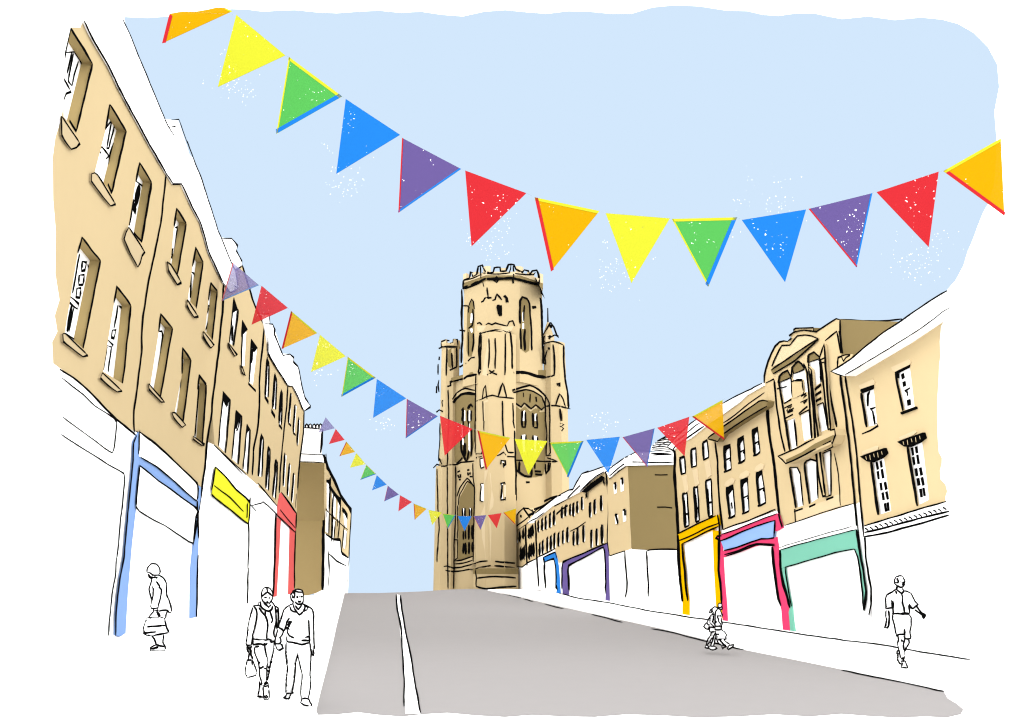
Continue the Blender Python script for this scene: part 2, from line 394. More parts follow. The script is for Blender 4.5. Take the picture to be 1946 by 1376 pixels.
ground_floor(h1, LP, [(60, 660), (114, 700), (138, 715), (173, 745), (196, 770), (222, 795), (258, 826)], .004, 6, inks=[
    (z3((130, 200), (200, 255), (270, 310), (350, 385), (470, 465), (488, 490), (485, 560), (460, 690), (330, 600), (220, 520), (137, 455)), 2.2),
    (z3((125, 570), (230, 640), (330, 700), (430, 765), (535, 825), (538, 900), (520, 1080), (490, 1376)), 2.4),
    ([(222, 1060), (227, 1003), (219, 1098), (213, 1130), (206, 1208)][0:1] + [(219, 1098), (213, 1130), (206, 1208)], 2.4)])

h2 = thing('terraced_house', (-7.5, 34, 0), 'tan house with brown window recesses standing above the pale blue framed shop', 'house', GL)
cor2 = [(317, 331), (329, 350), (345, 350), (367, 397), (382, 425), (390, 453), (398, 482), (412, 512), (425, 538)]
div23 = [(425, 540), (424, 582), (419, 632), (414, 683), (404, 760), (403, 782), (394, 834), (390, 887), (384, 927)]
base2 = [(384, 930), (375, 919), (333, 878), (300, 846), (266, 821), (257, 818)]
W2 = [[(336, 397), (354, 425), (337, 522), (324, 499), (331, 430)], [(372, 471), (386, 499), (373, 585), (357, 569), (366, 505)], [(401, 538), (413, 553), (403, 645), (390, 629), (396, 570)],
      [(306, 597), (328, 624), (305, 754), (286, 731), (302, 630)], [(347, 661), (363, 684), (348, 800), (332, 784), (346, 710)], [(379, 714), (392, 731), (385, 842), (369, 829), (376, 740)]]
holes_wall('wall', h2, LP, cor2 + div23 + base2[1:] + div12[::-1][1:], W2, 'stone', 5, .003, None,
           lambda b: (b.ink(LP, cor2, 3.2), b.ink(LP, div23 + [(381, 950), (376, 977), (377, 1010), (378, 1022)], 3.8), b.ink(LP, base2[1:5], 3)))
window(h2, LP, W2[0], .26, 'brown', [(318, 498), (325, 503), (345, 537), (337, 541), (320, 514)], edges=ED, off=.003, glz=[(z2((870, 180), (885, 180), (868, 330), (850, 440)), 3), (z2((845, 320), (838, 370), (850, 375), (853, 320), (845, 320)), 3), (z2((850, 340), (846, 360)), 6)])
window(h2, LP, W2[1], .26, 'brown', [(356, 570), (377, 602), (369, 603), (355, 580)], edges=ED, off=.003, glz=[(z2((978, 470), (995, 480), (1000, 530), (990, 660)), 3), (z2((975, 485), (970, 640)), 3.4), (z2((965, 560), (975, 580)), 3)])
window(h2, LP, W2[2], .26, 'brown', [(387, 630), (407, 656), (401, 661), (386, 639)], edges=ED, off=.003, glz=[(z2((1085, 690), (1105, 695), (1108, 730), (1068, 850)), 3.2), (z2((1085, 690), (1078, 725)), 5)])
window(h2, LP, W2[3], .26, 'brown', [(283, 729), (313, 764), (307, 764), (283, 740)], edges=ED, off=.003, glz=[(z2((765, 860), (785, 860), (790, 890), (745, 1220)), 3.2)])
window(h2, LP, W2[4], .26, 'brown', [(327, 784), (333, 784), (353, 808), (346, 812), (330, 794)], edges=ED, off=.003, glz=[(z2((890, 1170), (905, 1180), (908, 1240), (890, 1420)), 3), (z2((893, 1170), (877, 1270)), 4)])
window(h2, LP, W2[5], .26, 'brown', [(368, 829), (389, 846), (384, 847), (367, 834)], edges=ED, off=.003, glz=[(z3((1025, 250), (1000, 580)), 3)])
b = MB()
b.slab(LP, [(318, 332), (329, 350), (345, 350), (367, 397), (382, 425), (390, 453), (398, 482), (412, 512), (425, 538), (438, 555), (448, 550), (454, 546), (450, 530), (447, 514), (459, 505), (460, 497), (449, 475), (452, 468), (440, 453), (421, 453), (415, 439), (399, 389), (385, 345), (368, 302), (356, 290)], 'white', .057, 1.6)
b.ink(LP, [(356, 268), (368, 302), (385, 345), (399, 389), (415, 439), (421, 453), (434, 486), (447, 514)], 2.0, .062)
b.ink(LP, [(421, 453), (440, 453), (452, 468), (449, 475), (460, 497), (459, 506), (447, 514), (450, 530), (453, 548), (446, 543), (448, 552), (438, 556), (425, 538)], 2.2, .062); b.ink(LP, cor2, 3, .063)
b.build('parapet', h2)
ground_floor(h2, LP, [(257, 820), (300, 848), (333, 880), (384, 932)], .0, 5)
z7 = Z(200, 940, .3168)
sf = piece(h2, 'shopfront', LP, [[(260, 828), (254, 840), (253, 875), (246, 945), (240, 1009), (236, 1060), (229, 1092), (221, 1162), (219, 1206), (228, 1210), (239, 1203), (243, 1130), (251, 1035), (259, 964), (266, 885), (264, 863), (266, 821)],
    [(264, 866), (298, 887), (333, 916), (375, 952), (377, 968), (365, 958), (333, 936), (301, 913), (266, 885)], [(375, 921), (382, 926), (381, 950), (376, 978), (378, 1022), (376, 1079), (373, 1176), (362, 1174), (363, 1083), (368, 1035), (366, 1030), (372, 984), (375, 967)]],
    'paint_blue', .05, [([(260, 828), (254, 840), (253, 875), (246, 945), (240, 1009), (236, 1060), (229, 1092), (221, 1162), (220, 1209)], 2.8), ([(266, 818), (265, 845), (264, 863)], 2.8), ([(377, 1055), (376, 1079), (374, 1176)], 3),
     ([(375, 952), (376, 978), (378, 1022)], 3.2)])
piece(sf, 'fascia_board', LP, [[(266, 823), (333, 880), (375, 921), (375, 952), (333, 916), (298, 887), (265, 867)]], 'white', .066, [([(266, 821), (300, 848), (333, 878), (375, 919), (374, 952), (333, 916), (298, 887), (268, 869)], 2.8)])
piece(sf, 'awning', LP, [[(266, 887), (301, 914), (333, 937), (376, 968), (372, 984), (367, 1032), (342, 1018), (313, 999), (283, 983), (259, 964)]], 'white', .07, [([(265, 884), (301, 913), (333, 936), (376, 968), (372, 984), (367, 1032), (342, 1018), (313, 999), (283, 983), (259, 964), (266, 886)], 2.8), ([(372, 984), (376, 982), (370, 1020), (367, 1036)], 2.8)])

h3 = thing('terraced_house', (-7.5, 48, 0), 'tan house in the left row above the bright yellow shop sign', 'house', GL)
div34 = [(503, 622), (499, 660), (495, 696), (493, 730), (493, 760), (491, 806), (487, 830), (482, 855), (480, 903), (485, 918)]
base3 = [(485, 920), (468, 903), (440, 877), (408, 846), (394, 840)]
W3 = [[(445, 566), (453, 589), (444, 657), (436, 652)], [(461, 610), (470, 626), (466, 696), (459, 695)], [(478, 645), (490, 661), (482, 732), (474, 727)],
      [(425, 745), (438, 759), (429, 861), (415, 847)], [(449, 780), (460, 790), (453, 883), (441, 872)], [(470, 806), (476, 816), (471, 901), (462, 892)]]
holes_wall('wall', h3, LP, [(425, 541), (438, 557), (450, 550), (460, 505), (472, 540), (485, 583), (504, 620)] + div34[1:] + base3[1:4] + div23[::-1][3:-1], W3, 'stone', 5, .006, None,
           lambda b: (b.ink(LP, [(460, 505), (472, 542), (485, 583), (503, 620)], 3.2), b.ink(LP, div34[:-1], 3.4)))
E3 = ((1, 2, 3.4), (0, 3, 2.8))
window(h3, LP, W3[0], .04, 'stone', [(434, 652), (451, 675), (446, 677), (434, 657)], head=[(445, 566), (452, 589), (441, 596)], edges=E3, off=.006, glz=[(z2((1250, 820), (1240, 920)), 4)])
window(h3, LP, W3[1], .04, 'stone', [(457, 695), (461, 698), (466, 713), (460, 708)], head=[(461, 608), (471, 626), (459, 640), (459, 630)], edges=((0, 3, 3),), off=.006)
window(h3, LP, W3[2], .04, 'stone', None, head=[(478, 644), (490, 661), (485, 668), (479, 660)], edges=((0, 3, 3),), off=.006, lines=[([(472, 729), (486, 743)], 3.6)], glz=[([(479, 665), (484, 668)], 3), ([(481, 662), (478, 690)], 4)])
window(h3, LP, W3[3], .04, 'stone', None, head=[(424, 743), (439, 760), (430, 770), (426, 760)], edges=((0, 3, 3), (1, 2, 2.8)), off=.006, glz=[(z2((1195, 1310), (1215, 1340)), 4), (z2((1215, 1300), (1200, 1350)), 4)])
window(h3, LP, W3[4], .04, 'stone', None, head=[(449, 779), (460, 790), (455, 797), (450, 815), (447, 815)], edges=((0, 3, 3), (1, 2, 2.8)), off=.006, glz=[([(457, 795), (452, 815), (449, 818)], 3)])
window(h3, LP, W3[5], .04, 'stone', None, head=[(470, 806), (476, 816), (472, 820), (467, 829)], edges=((0, 3, 3), (1, 2, 2.8)), off=.006)
z6 = Z(370, 760, .2326)
ground_floor(h3, LP, [(384, 926), (392, 870), (397, 841), (408, 846), (440, 877), (468, 903), (487, 920), (491, 921)], .012, 5, inks=[
    (z6((160, 370), (290, 490), (420, 612)), 2.4), (z6((175, 385), (300, 510), (400, 615)), 1.6), ([(376, 977), (376, 1023)], 3.8), (z6((455, 800), (447, 880), (440, 1010), (445, 1080), (437, 1376)), 2.8), ([(472, 1080), (471, 1003 + 100), (471, 1149)], 2.8), (z6((460, 865), (500, 853), (545, 845), (560, 835), (600, 865), (675, 940)), 2.4), (z6((450, 850), (500, 905)), 2)])
piece(h3, 'shop_sign', LP, [z6((172, 550), (275, 650), (340, 735), (450, 838), (437, 1005), (300, 903), (142, 773))], 'paint_yellow', .06, [(z6((172, 548), (275, 650), (340, 735), (450, 835), (437, 1010), (300, 905), (140, 775), (155, 650), (172, 548)), 3.0), (z6((160, 700), (290, 800), (400, 912)), 2.4), (z6((430, 848), (428, 960)), 2.4)])

h4 = thing('terraced_house', (-7.5, 60, 0), 'narrow tan house with stepped white roof between yellow sign and coral red shop', 'house', GL)
div45 = [(547, 734), (545, 772), (542, 800), (539, 825), (533, 890), (531, 937)]
W4 = [[(507, 681), (512, 694), (510, 755), (504, 753)], [(522, 711), (526, 724), (524, 778), (518, 776)], [(534, 743), (537, 751), (535, 808), (530, 805)],
      [(496, 826), (501, 834), (498, 906), (491, 905)], [(510, 850), (514, 857), (510, 932), (505, 928)], [(524, 874), (528, 883), (524, 948), (518, 943)]]
holes_wall('wall', h4, LP, [(503, 620), (509, 640), (511, 672), (522, 693), (535, 714), (547, 733)] + div45[1:] + [(527, 962), (519, 953), (503, 936), (486, 921)] + div34[::-1][1:], W4, 'stone', 5, .009, None,
           lambda b: (b.ink(LP, div45, 3), b.ink(LP, [(509, 640), (510, 672), (522, 693), (535, 714), (547, 733), (556, 734)], 2.8), b.ink(LP, [(490, 918), (503, 933), (519, 953), (527, 962)], 2.6)))
for q, tick in zip(W4, ([(503, 753), (510, 765)], [(516, 780), (523, 792)], [(530, 807), (536, 815)], None, None, None)):
    window(h4, LP, q, .03, 'stone', None, edges=((0, 1, 3.4), (1, 2, 2.4)), off=.009, lines=[([q[0], ((q[0][0] + q[3][0]) / 2 + .6, (q[0][1] + q[3][1]) / 2), q[3]], 4.6)] + ([(tick, 4.4)] if tick else []))
b = MB()
b.slab(LP, [(497, 598), (511, 597), (512, 615), (518, 616), (523, 630), (538, 675), (551, 673), (559, 680), (557, 687), (566, 696), (571, 717), (579, 755), (590, 773), (578, 781), (556, 734), (547, 733), (535, 714), (510, 672), (509, 656), (503, 622)], 'white', .06, 1.6)
b.ink(LP, [(495, 597), (511, 597), (513, 615)], 2.2, .066); b.ink(LP, [(504, 615), (518, 616), (523, 630), (520, 632), (527, 648), (538, 675), (545, 674), (551, 673), (559, 680), (557, 687), (566, 696), (571, 717), (575, 738), (579, 755), (590, 773), (578, 781), (567, 756), (556, 734)], 2.4, .066)
b.ink(LP, [(509, 640), (510, 672), (522, 693), (535, 714), (547, 733), (556, 734)], 2.6, .066); b.build('parapet', h4)
ground_floor(h4, LP, [(471, 918), (480, 904), (490, 919), (503, 935), (519, 955), (532, 968)], .004, 5, inks=[(z6((600, 865), (660, 925), (740, 1000), (815, 1075)), 2.4)])

h5 = thing('terraced_house', (-7.5, 70, 0), 'narrow tan house at the far end of the left row above the coral red shop', 'house', GL)
holes5 = [[(553, 747), (555, 750), (551, 806), (548, 804)], [(561, 769), (564, 772), (560, 824), (557, 822)], [(568, 796), (571, 800), (567, 846), (564, 844)], [(542, 862), (545, 866), (541, 926), (538, 923)], [(550, 881), (553, 884), (549, 944), (546, 942)], [(558, 899), (561, 903), (557, 956), (554, 953)]]
holes_wall('wall', h5, LP, [(547, 733), (556, 735), (567, 757), (578, 781), (576, 830), (570, 872), (565, 930), (564, 976), (551, 957), (535, 937), (531, 940)] + div45[::-1][1:-1], holes5, 'stone', 5, .012, None,
           lambda b: (b.ink(LP, [(578, 779), (576, 830), (570, 872), (565, 930)], 3.2), b.ink(LP, [(563, 938), (562, 965)], 2)))
for i, q in enumerate(holes5):
    window(h5, LP, q, .02, 'stone', None, edges=(), off=.012, lines=[([q[0], q[3]], 4.4)] + ([([q[3], (q[3][0] + 5, q[3][1] + 5)], 3.4)] if i < 2 else []))
ground_floor(h5, LP, [(527, 962), (532, 940), (535, 938), (551, 958), (563, 976)], .008, 5)
sf = piece(h5, 'shopfront', LP, [[(525, 982), (534, 988), (531, 1051), (526, 1136), (520, 1136), (522, 1080)], [(551, 1003), (561, 1010), (560, 1117), (558, 1130), (548, 1130)]], 'paint_coral', .05, [([(525, 976), (522, 1080), (521, 1110), (519, 1130)], 2.6), ([(562, 1008), (560, 1060), (560, 1117)], 2.8)])
piece(sf, 'fascia_board', LP, [[(532, 939), (535, 936), (564, 975), (563, 1004), (561, 1011), (528, 981), (528, 962)]], 'paint_coral', .06, [([(535, 936), (550, 956), (564, 976)], 3.2), ([(533, 969), (548, 988), (561, 1003)], 2.4), ([(527, 979), (545, 996), (561, 1011)], 2.6), ([(563, 977), (563, 1004)], 2.6)])

# brown-gabled corner block beyond the terrace
FP = Pl((-5.55, 0, 0), (1, 0, 0))
gy = FP.at(616, 1000).y
GB = Pl((0, gy, 0), (0, -1, 0))
cb = thing('corner_building', (-5.55, gy + 4, 0), 'brown gabled block with a white chimney standing past the end of the left row', 'building')
fl = [(616.5, 880), (621, 883), (633, 909), (649, 944), (660, 962), (667, 970), (666, 1000), (665, 1020), (662, 1060), (650, 1051), (646, 1026), (635, 1025), (619, 1015), (616, 1013)]
zf = Z(560, 780, .189)
HW = [zf((325, 715), (352, 750), (345, 1020), (325, 990)), zf((375, 790), (415, 880), (408, 1075), (388, 1055)), zf((438, 895), (464, 930), (448, 1110), (432, 1090)), zf((492, 1005), (528, 1060), (520, 1180), (500, 1150))]
holes_wall('wall', cb, FP, fl, [], 'stone', 3.2, 0, 'brown_gable',
           lambda b: (b.ink(FP, [(619, 868), (621, 883), (633, 909), (649, 944), (667, 970), (666, 1000), (665, 1020), (663, 1062)], 5), b.ink(FP, [(619, 1015), (635, 1025), (646, 1026), (650, 1051), (662, 1060)], 4), b.ink(FP, [(619, 967), (626, 976), (645, 993), (661, 1007)], 1.8),
                      b.ink(GB, [(617, 882), (615, 934), (615, 1000), (614, 1080), (613, 1122)], 5.5)))
for q, hk in zip(HW, (zf((322, 710), (345, 722), (360, 760), (352, 900), (345, 1020)), zf((365, 780), (390, 830), (465, 930), (447, 1075)), zf((385, 850), (375, 1300)), zf((480, 995), (505, 1020), (530, 1070)))):
    b = MB(); b.slab(FP, q, 'white', .03, .05); b.ink(FP, hk, 5.6, .05); b.ink(FP, [q[3], (q[3][0] - .5, q[3][1] + 14)], 2.2, .04); b.build('window', cb)
for q, l1, l2 in ((zf((315, 1010), (340, 1030), (335, 1230), (312, 1220)), zf((345, 1050), (350, 1230)), None), (zf((388, 1090), (412, 1110), (395, 1295), (380, 1285)), zf((412, 1110), (392, 1300)), zf((455, 1110), (435, 1290))), (zf((500, 1200), (522, 1215), (505, 1390), (490, 1380)), zf((500, 1160), (480, 1360)), zf((525, 1215), (515, 1370)))):
    b = MB(); b.slab(FP, q, 'white', .03, .05); b.ink(FP, l1, 3.4, .04)
    if l2: b.ink(FP, l2, 2.4, .04)
    b.build('window', cb)
b = MB(); t = [FP.at(*p, .0) for p in [(616, 1013), (619, 1015), (635, 1025), (646, 1026), (650, 1051), (664, 1061)]]
fr = t + [Vector((t[-1].x, t[-1].y, -3)), Vector((t[0].x, t[0].y, -3))]
b.prism(fr, [p + Vector((-.6, .05, 0)) for p in fr], 'white')
b.ink(FP, [(663, 1060), (664, 1051), (662, 1080), (660, 1108)], 3); b.ink(FP, [(624, 1051), (626, 1083), (624, 1114)], 2.8); b.ink(FP, [(624, 1051), (640, 1066), (658, 1075)], 3)
b.build('ground_floor', cb)
bt = [GB.at(*p, .3) for p in [(560, 883), (617, 883), (616, 940), (615, 1010), (614, 1120), (600, 1127), (580, 1133), (560, 1133)]]
b = MB(); b.prism(bt, [p + Vector((0, .4, 0)) for p in bt], 'brown_gable'); b.ink(GB, [(614.5, 1000), (614, 1080), (613, 1121)], 5.5, .32); b.ink(GB, [(617, 882), (615.5, 934), (615, 1000)], 5.5, .32); b.build('gable', cb)
b = MB(); b.slab(GB, [(566, 863), (618, 866), (617, 881), (566, 878)], 'white', .40, .9); b.ink(GB, [(566, 862), (590, 863), (621, 865)], 2, .41); b.ink(GB, [(566, 877), (595, 878), (618, 880)], 2, .41); b.ink(GB, [(615, 865), (617, 870), (618, 884)], 4.6, .41)
b.build('coping', cb)
b = MB(); b.slab(GB, [(566, 813), (613, 816), (610, 864), (566, 864)], 'white', .02, .9); b.ink(GB, [(575, 813), (595, 814), (614, 816)], 2.6, .03); b.ink(GB, [(613, 816), (611, 845), (609, 861)], 4.8, .03)
ch = b.build('chimney', cb)
for x in (583, 590, 597, 603, 609):
    b = MB(); b.slab(GB, [(x - 2.2, 806), (x + 2, 806), (x + 2.4, 814), (x - 2.6, 814)], 'white', 0, .3); b.ink(GB, [(x - 2.6, 814), (x - 2.2, 808), (x, 806), (x + 2.2, 808), (x + 2.6, 814)], 3, .01); b.build('chimney_pot', ch)
# ------------------------------------------------------------------ right side of the street
GR = 'shops and houses down the right side of the street'
def XP(x): return Pl((x, 0, 0), (-1, 0, 0))
P1, P2, P3, P4, P5, P6, P7 = XP(12.66), XP(12.66), XP(12.66), XP(12.66), XP(13.3), XP(13.45), XP(14.1)
zA = Z(1560, 540, .3632); zB = Z(1560, 1000, .2471); zO = Z(1420, 580, .3053); zS = Z(1260, 940, .2326); z4 = Z(1140, 740, .2471); zR = Z(960, 860, .2471)

# near house at the right edge
n1 = thing('town_house', (12.55, 19, 0), 'plain tan house at the right edge with black window hoods and toothed white cornice', 'house', GR)
wr = zA((125, 478), (260, 395), (400, 310), (540, 215), (675, 126), (655, 180), (632, 220), (625, 300), (628, 380), (622, 420), (618, 520), (612, 600), (612, 700), (614, 800), (620, 880), (636, 910), (635, 940), (626, 975), (628, 1020), (655, 1050), (664, 1085), (655, 1110), (672, 1132), (655, 1142), (400, 1215), (228, 1266), (205, 1130), (190, 920), (165, 720))
HN = [zA((210, 568), (275, 535), (295, 735), (240, 748)), zA((390, 468), (465, 428), (490, 642), (430, 662)), zA((262, 930), (330, 908), (368, 1187), (300, 1208)), zA((452, 850), (530, 822), (566, 1128), (505, 1160))]
holes_wall('wall', n1, P1, wr, HN, 'stone_right', 6, 0, 'white', lambda b: b.ink(P1, zA((125, 480), (145, 600), (165, 720), (190, 920), (205, 1130), (225, 1320)) + zB((335, 60), (350, 280), (385, 480), (385, 600), (368, 680)), 3.6))
window(n1, P1, HN[0], .05, 'stone_right', None, head=zA((205, 560), (208, 547), (275, 524), (276, 545), (215, 570)), edges=((3, 0, 5),), lines=[(zA((215, 783), (260, 765), (300, 740), (290, 728)), 3.4)], glz=[(zA((255, 560), (245, 580), (245, 640)), 4.5), (zA((285, 645), (258, 655), (270, 665), (282, 735)), 4)], highlight=zA((198, 530), (272, 497), (282, 515), (275, 526), (205, 550)))
window(n1, P1, HN[1], .05, 'stone_right', None, head=zA((386, 460), (465, 420), (464, 432), (400, 465), (402, 492), (390, 490)), edges=((3, 0, 4.4),), glz=[(zA((425, 470), (430, 495)), 6), (zA((435, 510), (438, 535)), 6), (zA((468, 542), (440, 560), (452, 565), (455, 585)), 4), (zA((458, 605), (462, 635)), 7)], highlight=zA((368, 435), (460, 392), (470, 408), (462, 422), (388, 458), (372, 450)))
b = MB(); b.slab(P1, zA((415, 670), (495, 640), (498, 652), (418, 682)), 'ink', .05, .07); b.build('sill', n1)
for i, (q, hd) in enumerate(((HN[2], zA((203, 902), (330, 857), (340, 885), (320, 905), (262, 932), (240, 928))), (HN[3], zA((397, 825), (532, 776), (540, 805), (520, 822), (455, 852), (435, 850))))):
    dx = 0 if i == 0 else 186; dy = 0 if i == 0 else -75
    def T(pts): return zA([(x + dx, y + dy) for x, y in pts])
    g = [(T([(290, 930), (297, 970)]), 4.4), (T([(312, 925), (318, 960)]), 4.4), (T([(296, 978), (302, 1020)]), 4.4), (T([(318, 968), (326, 1015)]), 5), (T([(312, 1040), (318, 1080)]), 5), (T([(334, 1035), (342, 1075)]), 5), (T([(322, 1090), (328, 1130)]), 5), (T([(342, 1085), (350, 1128)]), 5), (T([(334, 1145), (340, 1190)]), 5), (T([(350, 1140), (355, 1185)]), 4.4)]
    window(n1, P1, q, .05, 'stone_right', None, edges=((3, 0, 5.5),), glz=g, highlight=T([(215, 875), (290, 845), (300, 852), (296, 868), (215, 895)]) if i == 0 else zA((410, 800), (490, 765), (500, 775), (480, 792), (412, 818)))
    b = MB(); b.slab(P1, hd, 'ink', .08, .1)
    hx = [p[0] for p in hd]; x0_, x1_ = min(hx), max(hx); yl = hd[0][1]; yr = hd[1][1]
    for k in range(5):
        t = .22 + k * .15; x = x0_ + (x1_ - x0_) * t; y = yl + (yr - yl) * t + 3.5
        b.slab(P1, [(x, y), (x + .9, y - .3), (x + 2.2, y + 6 + (k % 2) * 3), (x + 1.5, y + 6 + (k % 2) * 3)], 'stone_right', .084, .02)
    b.build('window_hood', n1)
b = MB()
b.slab(P1, zA((52, 455), (150, 395), (240, 320), (430, 185), (550, 105), (662, 33), (720, 0), (735, 85), (675, 122), (400, 310), (120, 480)), 'white', .35, .36)
b.ink(P1, zA((60, 452), (150, 395), (240, 320), (330, 250), (430, 185), (550, 100), (600, 68), (662, 35)), 3, .36); b.ink(P1, zA((675, 122), (640, 142), (540, 220), (400, 310), (260, 395), (125, 475)), 2.2, .36); b.ink(P1, zA((150, 395), (85, 440), (52, 457), (85, 470), (120, 480)), 3, .36)
b.build('eaves', n1)
b = MB()
b.slab(P1, zA((226, 1268), (400, 1217), (655, 1140), (690, 1130), (700, 1205), (670, 1212), (400, 1288), (226, 1325)), 'white', .08, .1)
b.ink(P1, zA((228, 1265), (400, 1213), (520, 1175), (655, 1138)), 3.2, .085); b.ink(P1, zA((228, 1300), (300, 1285), (480, 1235), (672, 1188)), 4, .085); b.ink(P1, zA((225, 1322), (350, 1300), (500, 1258), (670, 1208)), 4, .085)
for i in range(17):
    x = 240 + i * 25.5; y = 1270 - (x - 240) * .268
    b.ink(P1, zA((x - 10, y + 8), (x + 2, y + 14), (x + 8, y + 22)), 3, .085)
b.build('cornice', n1)
ground_floor(n1, P1, [(1643, 1016), (1705, 996), (1803, 966)], .002, 6)
b = MB(); b.slab(P1, [(1803, 586)] + [(p[0] - 1, p[1]) for p in wr[5:22]] + [(1800, 1268), (1990, 1300), (1990, 480)], 'white', .02, 6); b.build('party_wall', n1)
b = MB()
for pts in (zA((100, 475), (130, 700), (155, 900), (178, 1150), (195, 1330)) + zB((285, 30), (295, 150), (325, 370), (345, 480), (345, 560), (330, 650)),): b.ink(P1, pts, 4, .03)
b.slab(P1, zA((185, 1150), (203, 1140), (224, 1318)) + zB((350, 280), (384, 480), (384, 600), (368, 675), (338, 650), (345, 560), (345, 480), (325, 370), (295, 150), (285, 30)), 'white', .012, .05)
b.slab(P1, zA((100, 478), (124, 480), (165, 720), (190, 920), (203, 1138), (185, 1150), (155, 900), (130, 700)), 'stone_right', .010, .05)
b.build('drainpipe', n1)

# ornate house with the curved gable
n2 = thing('ornate_house', (12.5, 25, 0), 'tall tan house with curved pediment, arched windows and balcony above the mint green shop', 'house', GR)
wl = zO((105, 485), (108, 440), (115, 400), (128, 350), (150, 300), (172, 258), (200, 230), (228, 222), (252, 224), (275, 200), (265, 188), (290, 165), (292, 152), (300, 145), (415, 140), (415, 160), (430, 165), (490, 125), (555, 85), (575, 90), (585, 300), (600, 440), (635, 700), (655, 900), (668, 1150), (675, 1235), (660, 1237), (235, 1372), (205, 1376), (180, 1100), (150, 900), (125, 640))
HO = [zO((192, 485), (200, 440), (225, 418), (250, 405), (272, 450), (280, 570), (225, 612)), zO((275, 450), (278, 385), (298, 362), (320, 350), (342, 370), (357, 395), (380, 545), (350, 540), (345, 462), (285, 470)),
      zO((378, 356), (380, 310), (415, 290), (452, 325), (458, 480), (413, 512)), zO((240, 718), (297, 700), (312, 880), (265, 905)), zO((325, 683), (385, 652), (402, 825), (345, 850)), zO((425, 628), (472, 607), (502, 770), (452, 792)),
      zO((263, 1010), (310, 1010), (330, 1050), (347, 1247), (303, 1262)), zO((354, 990), (368, 970), (395, 958), (432, 970), (440, 1202), (388, 1237)), zO((468, 922), (520, 900), (522, 1180), (490, 1192))]
holes_wall('wall', n2, P2, wl, HO, 'stone_right', 6, .003, 'brown_right', lambda b: (
    b.ink(P2, zO((105, 485), (108, 440), (115, 400), (128, 350), (150, 300), (172, 258), (200, 230), (228, 222), (252, 224)), 3.4), b.ink(P2, zO((415, 162), (430, 165), (490, 125), (555, 85), (577, 90)), 3.2), b.ink(P2, zO((577, 92), (580, 180), (588, 300)), 4.4),
    b.ink(P2, zO((485, 222), (520, 190), (555, 162), (570, 230), (582, 300)), 3.2), b.ink(P2, zO((570, 160), (582, 230), (595, 300)), 3.2), b.ink(P2, zO((115, 485), (165, 460), (178, 580), (200, 760), (235, 910)), 3.4), b.ink(P2, zO((125, 632), (138, 800), (152, 900), (170, 1010), (180, 1100), (192, 1240), (206, 1376)), 4.6),
    b.ink(P2, zO((195, 470), (210, 560), (262, 895)), 3.6), b.ink(P2, zO((292, 710), (310, 880)), 3.6), b.ink(P2, zO((350, 365), (372, 420), (384, 560), (400, 830)), 3.8), b.ink(P2, zO((540, 920), (560, 1000), (572, 1120), (580, 1247)), 2), b.ink(P2, zO((296, 1270), (300, 1352)), 2.6),
    b.ink(P2, zO((292, 1285), (345, 1265)), 3.4), b.ink(P2, zO((385, 1255), (425, 1238)), 3.6), b.ink(P2, zO((492, 1212), (537, 1195)), 4),
    b.ink(P2, zO((185, 520), (245, 505)), 3), b.ink(P2, zO((230, 610), (275, 585)), 3.2), b.ink(P2, zO((232, 640), (278, 618)), 3), b.ink(P2, zO((250, 640), (275, 630), (255, 660), (290, 640)), 3.6), b.ink(P2, zO((310, 570), (350, 545), (335, 565), (365, 550), (350, 575), (370, 560)), 4), b.ink(P2, zO((330, 605), (375, 585), (350, 610), (370, 600)), 3.6), b.ink(P2, zO((240, 705), (285, 680)), 3), b.ink(P2, zO((320, 675), (375, 630)), 3), b.ink(P2, zO((248, 650), (252, 668), (285, 655)), 3.4)))
nb = Pl((0, P2.at(1596, 640).y - .02, 0), (0, -1, 0))
for i, q in enumerate(HO):
    ed = []
    if i in (0, 2): ed = [(k, k + 1, 3.4) for k in range(len(q) - 2)] + [(len(q) - 1, 0, 3.4)]
    elif i == 1: ed = [(k, k + 1, 3.4) for k in range(5)]
    elif i == 3: ed = [(3, 0, 3.6)]
    elif i == 4: ed = [(0, 1, 2.4), (1, 2, 3)]
    elif i == 5: ed = [(3, 0, 4), (1, 2, 3), (0, 1, 2.4)]
    elif i == 6: ed = [(4, 0, 4.6), (0, 1, 3), (1, 2, 3), (2, 3, 3)]
    elif i == 7: ed = [(5, 0, 4.6), (0, 1, 3.6), (1, 2, 3.6), (2, 3, 3.6), (3, 4, 3)]
    else: ed = [(3, 0, 3.6), (0, 1, 2.6), (1, 2, 3), (2, 3, 3)]
    window(n2, P2, q, .05, 'stone_right', None, edges=ed, off=.003)
for q in (zO((192, 485), (200, 440), (225, 418), (250, 405), (272, 450)), zO((290, 425), (278, 385), (298, 362), (320, 350), (342, 370), (355, 397)), zO((380, 358), (382, 310), (415, 290), (450, 325), (446, 335))):
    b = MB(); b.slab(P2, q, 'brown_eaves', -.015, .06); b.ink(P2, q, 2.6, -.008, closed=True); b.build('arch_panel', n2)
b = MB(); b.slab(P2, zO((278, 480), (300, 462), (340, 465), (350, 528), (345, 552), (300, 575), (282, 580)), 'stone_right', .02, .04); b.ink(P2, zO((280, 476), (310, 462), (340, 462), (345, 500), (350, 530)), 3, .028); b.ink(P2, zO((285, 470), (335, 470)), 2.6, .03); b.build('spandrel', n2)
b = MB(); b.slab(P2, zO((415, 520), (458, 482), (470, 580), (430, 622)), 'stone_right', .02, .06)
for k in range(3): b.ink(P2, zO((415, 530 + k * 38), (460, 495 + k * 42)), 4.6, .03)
b.build('spandrel', n2)
